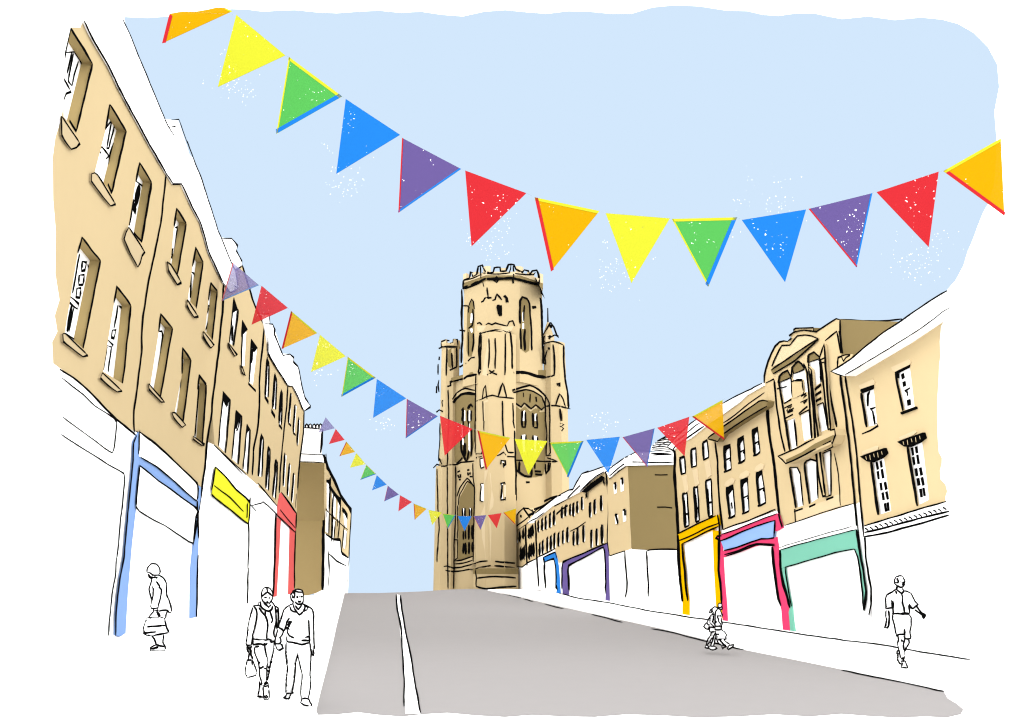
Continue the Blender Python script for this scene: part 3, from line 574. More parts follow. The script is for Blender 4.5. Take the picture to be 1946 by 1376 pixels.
b = MB(); b.slab(P2, zO((155, 385), (215, 252), (265, 250), (310, 192), (360, 186), (400, 192), (440, 210), (300, 310)), 'pale_stone_highlight', .02, .04)
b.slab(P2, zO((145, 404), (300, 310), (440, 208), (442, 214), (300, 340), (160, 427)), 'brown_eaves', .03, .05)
b.ink(P2, zO((152, 382), (180, 320), (215, 252), (265, 250), (290, 215), (312, 190), (360, 186), (400, 192), (442, 210)), 3, .035); b.ink(P2, zO((150, 402), (300, 300), (440, 208)), 3, .04); b.ink(P2, zO((160, 427), (300, 342), (442, 212)), 3.2, .04)
b.ink(P2, zO((250, 226), (275, 205), (262, 190), (290, 168), (350, 155), (400, 160), (430, 168)), 3.4, .04); b.ink(P2, zO((290, 165), (288, 152), (300, 144), (412, 140), (414, 160)), 3.2, .04)
b.build('pediment', n2)
def column(pts, name='column'):
    b = MB(); b.slab(P2, pts, 'stone_right', .09, .1); b.ink(P2, pts, 3.8, .095, closed=True, curve=False); b.build(name, n2)
column(zO((398, 400), (408, 520), (425, 700), (440, 800), (455, 950), (488, 1188), (470, 1190), (440, 1040), (428, 900), (415, 700), (398, 520), (380, 380)))
column(zO((450, 325), (478, 242), (485, 330), (500, 560), (518, 770), (505, 775), (485, 600), (468, 440), (460, 360)), 'pilaster')
b = MB(); b.ink(P2, zO((485, 245), (492, 400), (520, 580), (557, 757)), 4.4, .01); b.ink(P2, zO((445, 345), (482, 328)), 3, .1); b.ink(P2, zO((445, 360), (482, 352)), 3, .1); b.build('pilaster_edge', n2)
b = MB()
b.slab(P2, zO((190, 940), (300, 890), (415, 832), (545, 772), (550, 808), (530, 862), (440, 900), (330, 950), (242, 987), (215, 962)), 'stone_right', .30, .3)
b.slab(P2, zO((240, 962), (340, 915), (420, 862), (535, 808), (545, 815), (528, 842), (425, 895), (330, 940), (244, 982)), 'brown_eaves', .306, .02)  # shading along the balcony's lower face, put in as brown
b.ink(P2, zO((515, 780), (545, 772), (550, 808), (530, 862)), 3.4, .31); b.ink(P2, zO((190, 940), (300, 893), (415, 832)), 3, .31); b.ink(P2, zO((190, 940), (218, 962), (240, 986), (330, 945), (425, 895)), 3.4, .31); b.ink(P2, zO((470, 870), (520, 845), (535, 880), (475, 910)), 3, .31)
b.build('balcony', n2)
b = MB()
b.slab(P2, zO((300, 1280), (400, 1250), (480, 1218), (560, 1178), (578, 1185), (580, 1250), (420, 1305), (310, 1345)), 'pale_stone_highlight', .012, .03); b.build('stone_base', n2)
for q in (zO((262, 985), (280, 955), (310, 950), (332, 970), (325, 1000), (280, 1005)), zO((352, 950), (375, 932), (392, 940), (385, 960), (360, 965))):
    b = MB(); b.slab(P2, q, 'pale_stone_highlight', .012, .03); b.build('highlight_patch', n2)  # light patches over the low windows, painted on as pale slabs
b = MB(); b.ink(nb, [(1597, 607), (1630, 609), (1660, 610), (1690, 609), (1714, 606)], 3.4, .02); b.build('side_wall_edge', n2)
b = MB(); b.slab(P2, zO((560, 385), (566, 325), (585, 315), (640, 305), (625, 330), (600, 350), (598, 380), (575, 400)), 'stone_right', .05, .1); b.ink(P2, zO((560, 385), (566, 325), (585, 318), (598, 350)), 3.4, .055); b.ink(P2, zO((585, 316), (610, 308), (640, 308)), 3, .055); b.ink(P2, zO((598, 350), (615, 325), (640, 312)), 2.6, .055); b.build('gutter_head', n2)
ground_floor(n2, P2, zO((205, 1374), (235, 1370), (450, 1300), (660, 1234), (678, 1236)), .001, 6, inks=[(zO((235, 1370), (300, 1350), (450, 1298), (580, 1258), (660, 1234)), 2)])
b = MB(); b.ink(P2, zS((950, 437), (1010, 412), (1090, 390), (1300, 325), (1540, 260)), 1.7, .06); b.slab(P2, zS((950, 440), (1100, 395), (1300, 330), (1580, 255), (1584, 284), (1300, 356), (950, 455)), 'white', .05, .06); b.build('shop_cornice', n2)
sf = piece(n2, 'shopfront', P2, [zS((955, 452), (965, 650), (1000, 790), (1034, 930), (1026, 960), (1034, 1040), (1040, 1137), (1078, 1137), (1062, 1030), (1052, 915), (1020, 760), (1004, 650), (997, 590)), zS((1565, 446), (1580, 300), (1600, 400), (1640, 650), (1655, 780), (1648, 880), (1638, 930), (1630, 860), (1625, 780), (1610, 650), (1590, 520))], 'paint_mint', .05,
           [(zS((955, 455), (962, 620), (982, 730), (1005, 800), (1036, 925)), 5), (zS((997, 592), (1008, 680), (1025, 790), (1050, 914)), 3), (zS((1580, 285), (1600, 420), (1640, 650), (1658, 790), (1650, 880), (1642, 950)), 4.4), (zS((1565, 446), (1590, 510), (1612, 650), (1628, 790), (1632, 880), (1640, 948)), 3.4)])
piece(sf, 'fascia_board', P2, [zS((953, 454), (1150, 395), (1300, 355), (1450, 317), (1582, 284), (1590, 450), (1565, 446), (1480, 460), (1400, 476), (1300, 508), (1200, 535), (1100, 565), (997, 590), (965, 600))], 'paint_mint', .062, [(zS((952, 455), (1150, 395), (1300, 355), (1450, 317), (1580, 285)), 2), (zS((995, 592), (1100, 565), (1200, 535), (1300, 508), (1400, 476), (1480, 458), (1562, 446)), 2.8)])

# tan house with the pink shop
n3 = thing('town_house', (12.3, 29, 0), 'tan house with a deep brown eave and six tall windows above the pink shop', 'house', GR)
w3 = z4((825, 372), (945, 300), (1080, 200), (1180, 120), (1290, 40), (1335, 25), (1350, -10), (1350, 200), (1340, 400), (1360, 640), (1376, 920), (1385, 930), (1350, 925), (1150, 1005), (945, 1082), (930, 960), (912, 780), (905, 560), (885, 400))
w3 = [(1359, 838), (1345, 833), (1374, 805), (1374, 787), (1400, 764), (1434, 741), (1451, 727), (1457, 728), (1459, 770), (1466, 855), (1475, 916), (1483, 975), (1474, 969), (1424, 988), (1374, 1008), (1370, 977), (1365, 933), (1364, 878)]
H3 = [z4((955, 437), (1000, 422), (1010, 615), (965, 628)), z4((1062, 382), (1102, 357), (1115, 545), (1075, 563)), z4((1172, 312), (1210, 290), (1232, 480), (1190, 505)), z4((972, 757), (1022, 735), (1040, 968), (1000, 985)), z4((1085, 697), (1135, 680), (1146, 935), (1105, 950)), z4((1203, 642), (1245, 625), (1276, 870), (1225, 890))]
holes_wall('wall', n3, P3, w3, H3, 'stone_right', 6, .006, None, lambda b: (
    b.ink(P3, z4((885, 402), (895, 480), (905, 560), (912, 780), (930, 960), (945, 1080)), 3.6), b.ink(P3, z4((1282, 130), (1285, 200), (1310, 400), (1335, 540), (1350, 700), (1376, 930)), 4.8), b.ink(P3, z4((945, 1080), (1050, 1040), (1150, 1005), (1350, 922)), 2.6), b.ink(P3, z4((950, 258), (1040, 195), (1150, 105), (1265, 25)), 2.6)))
for i, q in enumerate(H3):
    (x0, y0), (x1, y1), (x2, y2), (x3, y3) = q
    hd = [(x0 - 1, y0 - 1), (x1, y1 - 1), (x1 + .5, y1 + 5), (x0 + 3.5, y0 + (12 if i == 3 else 7)), (x0 + 1, y0 + 14)]
    xm, ym = (x0 + x3) / 2, (y0 + y3) / 2
    window(n3, P3, q, .03, 'stone_right', None, head=hd, edges=((3, 0, 5), (1, 2, 2.6)), off=.006, lines=[([(x3 - 3, y3 + 1.5), (x3 + 3, y3), (x2, y2)], 4.4)], glz=[([(xm + 3, ym + 2), ((x1 + x2) / 2 - 1, ym - 1.5), ((x1 + x2) / 2 - 1, ym + 5)], 3.6)] if i != 3 else [([(xm + 6, ym), (xm + 8, ym + 12)], 3)],
           highlight=[(x0 - 4, y0 - 4), (x0 - 1, y0 - 12), (x1 - 3, y1 - 14), (x1 + 4, y1 - 11), (x1 + 2, y1 - 4), (x0 + 3, y0 - 2)] if i > 2 else None)
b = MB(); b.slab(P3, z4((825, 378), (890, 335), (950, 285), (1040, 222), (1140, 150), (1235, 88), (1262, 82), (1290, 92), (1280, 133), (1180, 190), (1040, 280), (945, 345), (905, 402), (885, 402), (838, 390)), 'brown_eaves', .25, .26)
b.ink(P3, z4((830, 372), (890, 330), (950, 285), (1040, 222), (1140, 150), (1225, 92), (1255, 84), (1290, 92)), 3, .255); b.ink(P3, z4((950, 342), (1040, 280), (1180, 190), (1282, 130)), 3, .255); b.ink(P3, z4((828, 380), (870, 390), (905, 402), (925, 372)), 2.6, .255); b.build('eaves', n3)
b = MB(); b.slab(P3, z4((930, 120), (1160, -2)) + zO((60, 500), (102, 484), (104, 500), (0, 560)) + z4((1080, 95), (950, 190), (830, 270), (700, 375), (640, 405), (575, 460), (560, 462), (520, 440), (620, 330), (740, 232)), 'white', .05, 1.2)
b.ink(P3, z4((943, 108), (1050, 50), (1160, -2)) + zO((40, 510), (95, 486)), 2.6, .056); b.ink(P3, z4((740, 232), (700, 262), (590, 360), (520, 440)), 2.6, .056); b.ink(P3, z4((768, 258), (740, 275), (640, 360), (575, 405)), 2.4, .056); b.ink(P3, z4((800, 285), (720, 340), (650, 390), (578, 440), (560, 462)), 3, .056); b.build('roof', n3)
ground_floor(n3, P3, [(1370, 1008), (1424, 990), (1476, 970), (1487, 966)], .0, 6)
sf = piece(n3, 'shopfront', P3, [zS((452, 350), (452, 620), (468, 720), (480, 900), (490, 1048), (522, 1047), (515, 900), (497, 700), (486, 500), (480, 380)), zS((905, 360), (925, 345), (950, 500), (966, 650), (1000, 790), (1032, 930), (1025, 970), (1040, 1137), (980, 1130), (966, 940), (940, 850), (910, 620), (890, 425))], 'paint_pink', .05,
           [(zS((452, 360), (452, 620), (466, 720), (478, 885)), 4.4), (zS((890, 425), (900, 560), (915, 660), (940, 850), (962, 908)), 5.2)])
piece(sf, 'fascia_board', P3, [zS((475, 325), (600, 282), (700, 245), (820, 195), (942, 152), (955, 200), (975, 270), (940, 290), (912, 300), (917, 212), (915, 208), (760, 256), (600, 322), (470, 377), (440, 368), (428, 355), (430, 342), (445, 340)), zS((490, 458), (600, 432), (720, 387), (800, 362), (925, 350), (918, 415), (810, 408), (740, 425), (620, 470), (492, 512))], 'paint_pink', .06,
      [(zS((475, 335), (440, 338), (428, 350), (445, 365), (470, 377)), 4), (zS((470, 377), (600, 322), (700, 280), (760, 256), (915, 210)), 3), (zS((478, 325), (600, 282), (700, 243), (820, 195), (930, 155)), 2.4), (zS((500, 457), (600, 432), (650, 415), (720, 387), (800, 362), (905, 356), (912, 210)), 3.2), (zS((500, 490), (620, 455), (700, 420), (760, 403), (910, 405)), 3), (zS((515, 502), (620, 468), (690, 440), (760, 412), (910, 415)), 3), (zS((942, 155), (955, 210), (972, 265)), 3.6)])
piece(sf, 'sign_panel', P3, [zS((473, 380), (600, 324), (760, 258), (912, 213), (906, 354), (800, 360), (720, 385), (600, 430), (500, 454))], 'paint_sky', .055)

# tan house with the amber shop
n4 = thing('town_house', (12.1, 32, 0), 'small tan house with narrow black edged windows above the amber yellow shop', 'house', GR)
w4 = [(1281, 862), (1283, 854), (1303, 836), (1338, 809), (1374, 786), (1374, 806), (1346, 833), (1359, 840), (1364, 878), (1365, 933), (1366, 978), (1360, 981), (1325, 998), (1289, 1016), (1288, 1007), (1282, 913)]
H4 = [z4((612, 532), (650, 515), (660, 640), (626, 652)), z4((700, 465), (738, 452), (742, 590), (706, 602)), z4((790, 410), (825, 392), (838, 520), (798, 542)), z4((635, 805), (670, 795), (685, 1045), (655, 1062)), z4((720, 755), (752, 747), (764, 1010), (738, 1022)), z4((813, 705), (854, 690), (867, 970), (838, 983))]
holes_wall('wall', n4, P4, w4, H4, 'stone_right', 6, .0, None, lambda b: b.ink(P4, z4((565, 470), (575, 490), (572, 600), (578, 720), (600, 1080), (605, 1376)) + zS((125, 420), (135, 650), (160, 870)), 5.5))
for i, q in enumerate(H4):
    (x0, y0), (x1, y1), (x2, y2), (x3, y3) = q; ym = (y0 + y3) / 2
    window(n4, P4, q, .03, 'stone_right', None, edges=((0, 1, 4.6), (3, 0, 4.2), (1, 2, 3.4), (2, 3, 3.4)), off=.0, glz=[([(x0 + 3, ym + 8), (x1 + 3, ym + 5)], 4), ([(x0 + 4, ym - 20), (x0 + 7, ym + 24)], 2.8)] if i > 2 else [],
           highlight=[(x3 + 1, y3 + 5), (x2 + 1, y2 + 4), (x2 + 5, y2 + 34), (x2 + 1, y2 + 37), (x3 + 7, y3 + 36)] if i < 3 else None)
b = MB(); b.slab(P4, z4((395, 440), (440, 400), (540, 345), (640, 350), (690, 330), (700, 300), (640, 405), (578, 460), (560, 480), (380, 470)), 'white', .02, 1.0)
for pts in ([(400, 448), (470, 440), (520, 446)], [(405, 432), (470, 420), (535, 428)], [(425, 412), (480, 405), (545, 408)], [(440, 398), (500, 385), (555, 388)], [(470, 382), (540, 366), (570, 370)], [(400, 460), (480, 456), (545, 462)], [(390, 478), (470, 472), (560, 482)], [(390, 492), (470, 490), (560, 498)]): b.ink(P4, z4(pts), 2.2, .026)
b.ink(P4, z4((440, 395), (540, 345), (640, 320)), 2.4, .026); b.ink(P4, z4((520, 440), (565, 470), (578, 490)), 4, .026)
b.build('roof', n4)
ground_floor(n4, P4, [(1288, 1014), (1325, 997), (1366, 978)], -.012, 6)
sf = piece(n4, 'shopfront', P4, [zS((122, 375), (125, 420), (135, 650), (160, 870), (158, 995), (208, 998), (207, 870), (182, 700), (172, 550), (155, 402)), zS((405, 290), (415, 600), (432, 890), (440, 1010), (484, 1010), (480, 900), (466, 720), (452, 620), (460, 300))], 'paint_amber', .05,
           [(zS((122, 330), (128, 480), (140, 720), (162, 872)), 4.6), (zS((155, 402), (165, 520), (176, 620), (185, 760), (203, 865)), 4.2), (zS((445, 165), (460, 260), (460, 480), (455, 620), (468, 720), (478, 890)), 3.6)])
piece(sf, 'fascia_board', P4, [zS((122, 320), (280, 238), (430, 170), (450, 165), (455, 250), (405, 288), (280, 340), (155, 404), (125, 378))], 'paint_amber', .06, [(zS((122, 320), (280, 238), (430, 170)), 2.8), (zS((125, 376), (200, 350), (280, 312), (360, 270), (450, 235)), 3), (zS((155, 402), (220, 372), (280, 343), (360, 300), (450, 260)), 3.4)])

# brown block set back
n5 = thing('corner_building', (13.3, 50, 0), 'flat brown sided block standing back between the amber shop and the violet shop', 'building')
w5 = zR((795, 205), (800, 190), (860, 140), (925, 98), (945, 100), (955, 300), (958, 480), (965, 600), (972, 742), (925, 755), (806, 796), (792, 680), (798, 470), (790, 270))
yc5 = P5.at(1199, 960).y; B5 = Pl((0, yc5 - .03, 0), (0, -1, 0))
w5 = [(1157, 905), (1172, 895), (1189, 884), (1195, 884), (1196, 934), (1197, 980), (1199, 1010), (1200, 1043), (1188, 1047), (1159, 1057), (1155, 1028), (1156, 976), (1154, 927)]
holes_wall('wall', n5, P5, w5, [], 'stone_right', 9, .0, 'brown_right', lambda b: (b.ink(P5, zR((800, 205), (860, 150), (930, 103)), 3, .02), b.ink(P5, zR((805, 795), (860, 775), (920, 755)), 2)))
bq = [B5.at(*p) for p in [(1193, 884), (1240, 884), (1300, 884), (1300, 1046), (1228, 1045), (1215, 1044), (1201, 1045), (1198, 1000), (1196, 940)]]
b = MB(); b.prism(bq, [p + Vector((0, .02, 0)) for p in bq], 'brown_right')
b.ink(B5, zR((930, 103), (1050, 100), (1160, 92), (1300, 90)), 2.8, .02); b.ink(B5, zR((1150, 170), (1200, 172), (1250, 171)), 2.4, .02); b.ink(B5, zR((1168, 420), (1230, 420), (1285, 425)), 2.6, .02); b.build('gable', n5)
for x0, y0, x1, y1, k in ((833, 238, 856, 320, 0), (885, 200, 910, 302, 0), (843, 478, 868, 552, 1), (903, 440, 928, 535, 0)):
    b = MB(); b.slab(P5, zR((x0, y0 + 6), (x1, y0), (x1, y1 - 8), (x0 + 4, y1)), 'white', .02, .04)
    b.ink(P5, zR((x0 + 2, y0 + 2), (x1 - 5, y0 - 4)), 4, .035)
    b.ink(P5, zR((x1 - 8, y0), (x1 - 8, y0 + 30), (x1 - 6, y0 + 45)) if k == 0 else zR((x0 + 5, y0), (x0 + 20, y0 + 45), (x0 + 22, y0 + 68)), 4, .035); b.build('window', n5)
b = MB(); t = [P5.at(*p, -.002) for p in [(1157, 1057), (1188, 1047), (1201, 1042)]]; fr = t + [Vector((t[-1].x, t[-1].y, -.03)), Vector((t[0].x, t[0].y, -.03))]
b.prism(fr, [p + Vector((9, 0, 0)) for p in fr], 'white')
gq = [B5.at(*p, .01) for p in [(1199, 1044), (1228, 1046), (1302, 1046)]]; gq += [Vector((gq[-1].x, gq[-1].y, -.03)), Vector((gq[0].x, gq[0].y, -.03))]
b.prism(gq, [p + Vector((0, .03, 0)) for p in gq], 'white')
b.ink(P5, zR((920, 757), (925, 860), (937, 1000), (935, 1060), (923, 1112)), 3.4); b.ink(B5, zR((1087, 760), (1092, 860), (1100, 1000), (1100, 1110)), 3.6, .03); b.ink(B5, zR((1087, 760), (1110, 748), (1200, 744), (1325, 747)), 3, .03)
b.build('ground_floor', n5)
b = MB(); b.slab(P5, zR((775, 150), (820, 108), (920, 38), (960, 20), (945, 100), (925, 98), (860, 140), (800, 195)), 'white', .12, .2)
rq = [B5.at(*p, .1) for p in zR((920, 38), (965, 18), (1000, 2), (1150, -5), (1330, -20), (1330, 92), (945, 100), (925, 98))]
b.prism(rq, [p + Vector((0, .2, 0)) for p in rq], 'white')
b.ink(B5, zR((815, 112), (920, 42), (985, 30), (1290, 30)), 0.1, .1)
b.ink(P5, zR((800, 180), (860, 130), (905, 95), (940, 72)), 2.6, .125); b.ink(P5, zR((775, 150), (820, 110), (920, 38)), 2.6, .125); b.ink(B5, zR((920, 38), (990, 28)), 2.2, .11); b.ink(B5, zR((940, 72), (1040, 72), (1160, 78), (1290, 74)), 2.6, .11); b.ink(B5, zR((920, 38), (965, 18), (1000, 0)), 2, .11); b.ink(B5, zR((1120, 8), (1280, 12)), 2.4, .11); b.ink(B5, zR((1120, 20), (1280, 16)), 2.4, .11)
b.build('roof', n5)

# row of far shops: blue and violet fronts
n6 = thing('terraced_house', (13.45, 58, 0), 'long tan range of small windows above the violet and blue shopfronts', 'building', GR)
w6 = zR((230, 520), (300, 460), (360, 410), (480, 350), (575, 300), (700, 182), (770, 138), (790, 270), (797, 470), (787, 680), (790, 702), (770, 702), (600, 770), (440, 846), (412, 850), (396, 800), (382, 742), (250, 812), (240, 780))
holes_wall('wall', n6, P6, w6, [], 'stone_right', 2.2, .0, None, lambda b: (
    b.ink(P6, zR((230, 520), (238, 640), (243, 800), (250, 900), (258, 1030)), 3.4), b.ink(P6, zR((770, 140), (788, 260), (795, 330), (797, 470), (787, 640), (795, 800), (805, 900), (806, 1090)), 3.6),
    b.ink(P6, zR((375, 412), (480, 352), (575, 300)), 2.6), b.ink(P6, zR((500, 605), (560, 575), (620, 532)), 2.6), b.ink(P6, zR((395, 475), (430, 440), (480, 408)), 3)))
def strokes(par, pl, lst, wpx=5.4, ww=12, sc=zR):
    for x, y0, y1 in lst:
        b = MB(); b.slab(pl, sc((x + 2, y0 + 5), (x + ww, y0), (x + ww + 4, y1 - 8), (x + 4, y1)), 'white', .02, .04)
        b.ink(pl, sc((x - 3, y0), (x + 2, y0 + 4), (x + 3, (y0 + y1) / 2), (x + 2, y1)), wpx, .035, jit=.3); b.build('window', par)
strokes(n6, P6, [(250, 545, 612), (280, 522, 600), (308, 505, 592), (340, 480, 580), (370, 460, 560), (432, 432, 507), (460, 418, 490), (495, 410, 482), (520, 400, 492), (550, 385, 467), (586, 350, 442), (648, 393, 502), (684, 368, 475), (734, 338, 450)])
strokes(n6, P6, [(262, 708, 792), (284, 692, 780), (320, 664, 762), (348, 652, 750), (374, 632, 737), (406, 630, 722), (440, 610, 702), (475, 588, 692), (522, 615, 715), (552, 592, 710), (598, 570, 690), (658, 602, 735), (700, 590, 718), (740, 562, 702)])
b = MB(); b.slab(P6, zR((165, 545), (200, 505), (230, 465), (300, 415), (400, 338), (440, 315), (500, 283), (520, 285), (545, 230), (590, 165), (680, 135), (765, 104), (775, 140), (700, 183), (640, 235), (575, 302), (480, 352), (360, 412), (300, 462), (230, 520), (185, 540)), 'white', .10, .5)
b.slab(P6, zR((585, 302), (660, 235), (740, 178), (762, 190), (755, 212), (690, 258), (622, 310)), 'ink', .106, .02)
b.ink(P6, zR((400, 338), (440, 315), (490, 290), (520, 285), (545, 235), (590, 165)), 2.4, .11); b.ink(P6, zR((590, 165), (680, 135), (765, 105)), 2.4, .11); b.ink(P6, zR((590, 165), (600, 158), (640, 140)), 2.4, .11); b.ink(P6, zR((230, 470), (300, 415), (400, 335), (430, 332)), 2.6, .11); b.ink(P6, zR((575, 300), (640, 235), (700, 182), (760, 145)), 2.8, .11); b.ink(P6, zR((480, 350), (530, 300), (575, 255)), 3, .11); b.ink(P6, zR((165, 545), (205, 520), (240, 505), (300, 460)), 2.6, .11); b.ink(P6, zR((300, 375), (350, 350), (400, 336)), 5, .11); b.ink(P6, zR((755, 215), (765, 245)), 4, .11); b.ink(P6, zR((622, 310), (625, 345)), 3.6, .11); b.build('roof', n6)
ground_floor(n6, P6, zR((240, 808), (382, 742), (396, 800), (412, 850), (440, 846), (600, 772), (770, 702), (798, 690)), .004, 7, z=-.6, inks=[(zR((248, 808), (300, 785), (383, 742)), 2.6)])
sf = piece(n6, 'shopfront', P6, [zR((290, 808), (385, 765), (400, 815), (410, 870), (418, 960), (425, 1082), (392, 1080), (398, 1050), (390, 920), (380, 825), (345, 825), (305, 842))], 'paint_azure', .04, [(zR((290, 812), (300, 840), (300, 920), (312, 1045)), 3.4), (zR((305, 840), (350, 822), (375, 818), (388, 880), (392, 960), (390, 1030), (402, 1055)), 3), (zR((290, 808), (385, 765), (396, 808)), 2.8)], label='azure blue shopfront frame')
sf = piece(n6, 'shopfront', P6, [zR((437, 848), (600, 775), (780, 698), (795, 780), (800, 870), (806, 1000), (808, 1158), (770, 1158), (775, 1020), (772, 860), (752, 730), (640, 785), (485, 872), (480, 950), (490, 1095), (442, 1092), (437, 950))], 'paint_violet', .05, [(zR((437, 1050), (437, 950), (442, 845), (600, 775), (780, 698)), 3), (zR((488, 1060), (485, 960), (485, 872), (620, 800), (755, 728), (770, 860), (773, 1000), (768, 1040), (775, 1085)), 3)], label='violet shopfront frame')

n7 = thing('terraced_house', (14.1, 80, 0), 'farthest tan house of the right row, tucked against the tower with a small gabled roof', 'house', GR)
w7 = zR((75, 605), (165, 548), (205, 520), (230, 522), (245, 810), (170, 860), (130, 882), (85, 892), (78, 780))
holes_wall('wall', n7, P7, w7, [], 'stone_right', 2, .0, None, lambda b: (b.ink(P7, zR((75, 605), (165, 545), (230, 505)), 2.6), b.ink(P7, zR((158, 550), (158, 640), (165, 780), (170, 870)), 3.6), b.ink(P7, zR((85, 880), (130, 880), (175, 845), (250, 812)), 2.6), b.ink(P7, zR((80, 890), (90, 905), (105, 890)), 2.4)))
strokes(n7, P7, [(83, 645, 700), (107, 625, 685), (133, 612, 662), (178, 600, 660), (192, 590, 650), (206, 572, 640), (115, 750, 830), (127, 755, 825), (140, 740, 820), (180, 735, 820), (195, 725, 800), (213, 715, 795)], 6, 9)
b = MB(); b.slab(P7, zR((72, 580), (75, 500), (100, 465), (140, 428), (200, 432), (235, 460), (245, 480), (165, 545), (75, 606)), 'stone_right', .08, 2.0)
b.ink(P7, zR((75, 500), (100, 465), (140, 428), (180, 430), (215, 458)), 2.8, .085); b.ink(P7, zR((75, 575), (140, 525), (215, 465), (245, 440), (400, 335)), 2.8, .085); b.ink(P7, zR((140, 430), (175, 480), (190, 500)), 3.4, .085); b.ink(P7, zR((115, 488), (130, 492)), 5, .085); b.ink(P7, zR((180, 480), (225, 465), (205, 440)), 4, .085); b.ink(P7, zR((220, 440), (300, 408)), 4, .085); b.build('roof', n7)
ground_floor(n7, P7, zR((70, 905), (85, 890), (130, 878), (175, 855), (250, 806)), .004, 5, z=-2.0)
# ------------------------------------------------------------------ tower
TN = Vector((11.44, 90, 0)); TS, TB = 8.9, .52
eR = Vector((math.cos(TB), math.sin(TB), 0)); eL = Vector((-math.sin(TB), math.cos(TB), 0))
nR = Vector((math.sin(TB), -math.cos(TB), 0)); nL = Vector((-math.cos(TB), -math.sin(TB), 0))
TR_, TL_ = TN + eR * TS, TN + eL * TS; TC = TN + (eR + eL) * TS * .5
def zpx(y, Y=90, x=940):
    d = ray(x, y); return (CP + d * (Y / d.y)).z
tw = thing('bell_tower', (TC.x, TC.y, -3), 'tall tan gothic tower with battlemented top rising beyond the crest of the road', 'tower')
def ngon(c, r, n=8, rot=0.0): return [Vector((c.x + r * math.cos(rot + 2 * math.pi * i / n), c.y + r * math.sin(rot + 2 * math.pi * i / n), 0)) for i in range(n)]
def vprism(b, ring, z0, z1, m, ring2=None):
    r2 = ring2 or ring
    lo = [Vector((p.x, p.y, z0)) for p in ring]; hi = [Vector((p.x, p.y, z1)) for p in r2]
    n = len(lo)
    for i in range(n): b.face([lo[i], lo[(i + 1) % n], hi[(i + 1) % n], hi[i]], m)
    b.face(hi, m); b.face(lo[::-1], m); return b
class Surf:
    """finds where a sight line meets a built shape (ink is laid on the real surface)"""
    def __init__(s, mbs, dist, n=None):
        V = []; F = []
        for b in mbs:
            o = len(V); V += b.v; F += [[i + o for i in f] for f in b.f]
        s.t = BVHTree.FromPolygons(V, F, epsilon=1e-6); s.d = dist; s.last = None; s.n = Vector((.1, -.99, -.1)).normalized()
    def at(s, x, y, off=0.0):
        d = ray(x, y).normalized(); h = s.t.ray_cast(CP, d)
        if h[0] is None:
            t = s.last if s.last else s.d
        else: t = (h[0] - CP).length; s.last = t
        return CP + d * (t - off)
ZB = zpx(703); ZBASE = -3.0
body = MB(); vprism(body, [TN, TR_, TR_ + eL * TS, TL_], ZBASE, ZB, 'stone_tower')
# parapets of the square stage
lant = MB(); LR = 5.05; lrot = math.atan2(CP.y - TC.y, CP.x - TC.x) + math.pi / 8
ZL = zpx(530, 91); ZL2 = zpx(523, 91)
oc = ngon(TC, LR, 8, lrot); oc2 = ngon(TC, LR * 1.0, 8, lrot)
vprism(lant, oc, ZB - 1, ZL, 'stone_tower')
crown = MB(); rb = ngon(TC, LR + .12, 8, lrot); rt = ngon(TC, LR + .16, 8, lrot)
vprism(crown, rb, ZL, ZL + .6, 'brown_tower'); vprism(crown, rt, ZL + .6, ZL + 1.05, 'pale_tower')
for i in range(8):
    a, c = rt[i], rt[(i + 1) % 8]
    inw = ((TC - (a + c) / 2)); inw.z = 0; inw.normalize()
    for t0, t1, h in ((0, .13, 1.75), (.40, .60, 1.5), (.87, 1, 1.75)):
        p, q = a.lerp(c, t0), a.lerp(c, t1)
        vprism(crown, [p + inw * .004, q + inw * .004, q + inw * .45, p + inw * .45], ZL + 1.05, ZL + h, 'pale_tower')
tN = MB(); vprism(tN, ngon(TN + Vector((.3, 1.15, 0)), 2.3, 8, lrot), ZBASE, zpx(628, 88.5), 'stone_tower')
tL = MB(); cL = TL_ + Vector((-.1, 0, 0)); vprism(tL, ngon(cL, 1.15, 8, lrot), ZBASE, zpx(660, 97.5, 850), 'stone_tower')
vprism(tL, ngon(cL, 1.25, 8, lrot), zpx(660, 97.5, 850), zpx(655, 97.5, 850), 'stone_tower')
for i in range(8):
    if i % 2 == 0:
        ps = ngon(cL, 1.25, 8, lrot); a, c = ps[i], ps[(i + 1) % 8]; vprism(tL, [a, c, c.lerp(cL, .3), a.lerp(cL, .3)], zpx(655, 97.5, 850), zpx(648, 97.5, 850), 'pale_tower')
cR = TR_ + Vector((-.15, -.2, 0)); zr = zpx(655, 94.5, 1055)
tR = MB(); vprism(tR, ngon(cR, 1.55, 8, lrot), ZBASE, zpx(775, 94.5, 1070), 'stone_tower'); vprism(tR, ngon(cR, 1.5, 8, lrot), zpx(775, 94.5, 1070), zr, 'stone_tower', ngon(cR, 1.3, 8, lrot))
sp = MB(); cS = cR + Vector((-.75, 0, 0)); vprism(sp, ngon(cS, .78, 8, lrot), zr, zpx(640, 94.5, 1046), 'pale_tower')
vprism(sp, ngon(cS, .7, 8, lrot), zpx(640, 94.5, 1046), zpx(613, 94.5, 1046), 'stone_tower', ngon(cS, .08, 8, lrot))
sp.tube([Vector((cS.x, cS.y, zpx(614, 94.5, 1046))), Vector((cS.x, cS.y, zpx(587, 94.5, 1046)))], [.11, .07], 'ink')
base = MB()
vprism(base, ngon(TN + Vector((.2, .5, 0)), 2.55, 8, lrot), ZBASE, zpx(1079, 88), 'stone_tower')
zl2 = zpx(884, 96, 845)
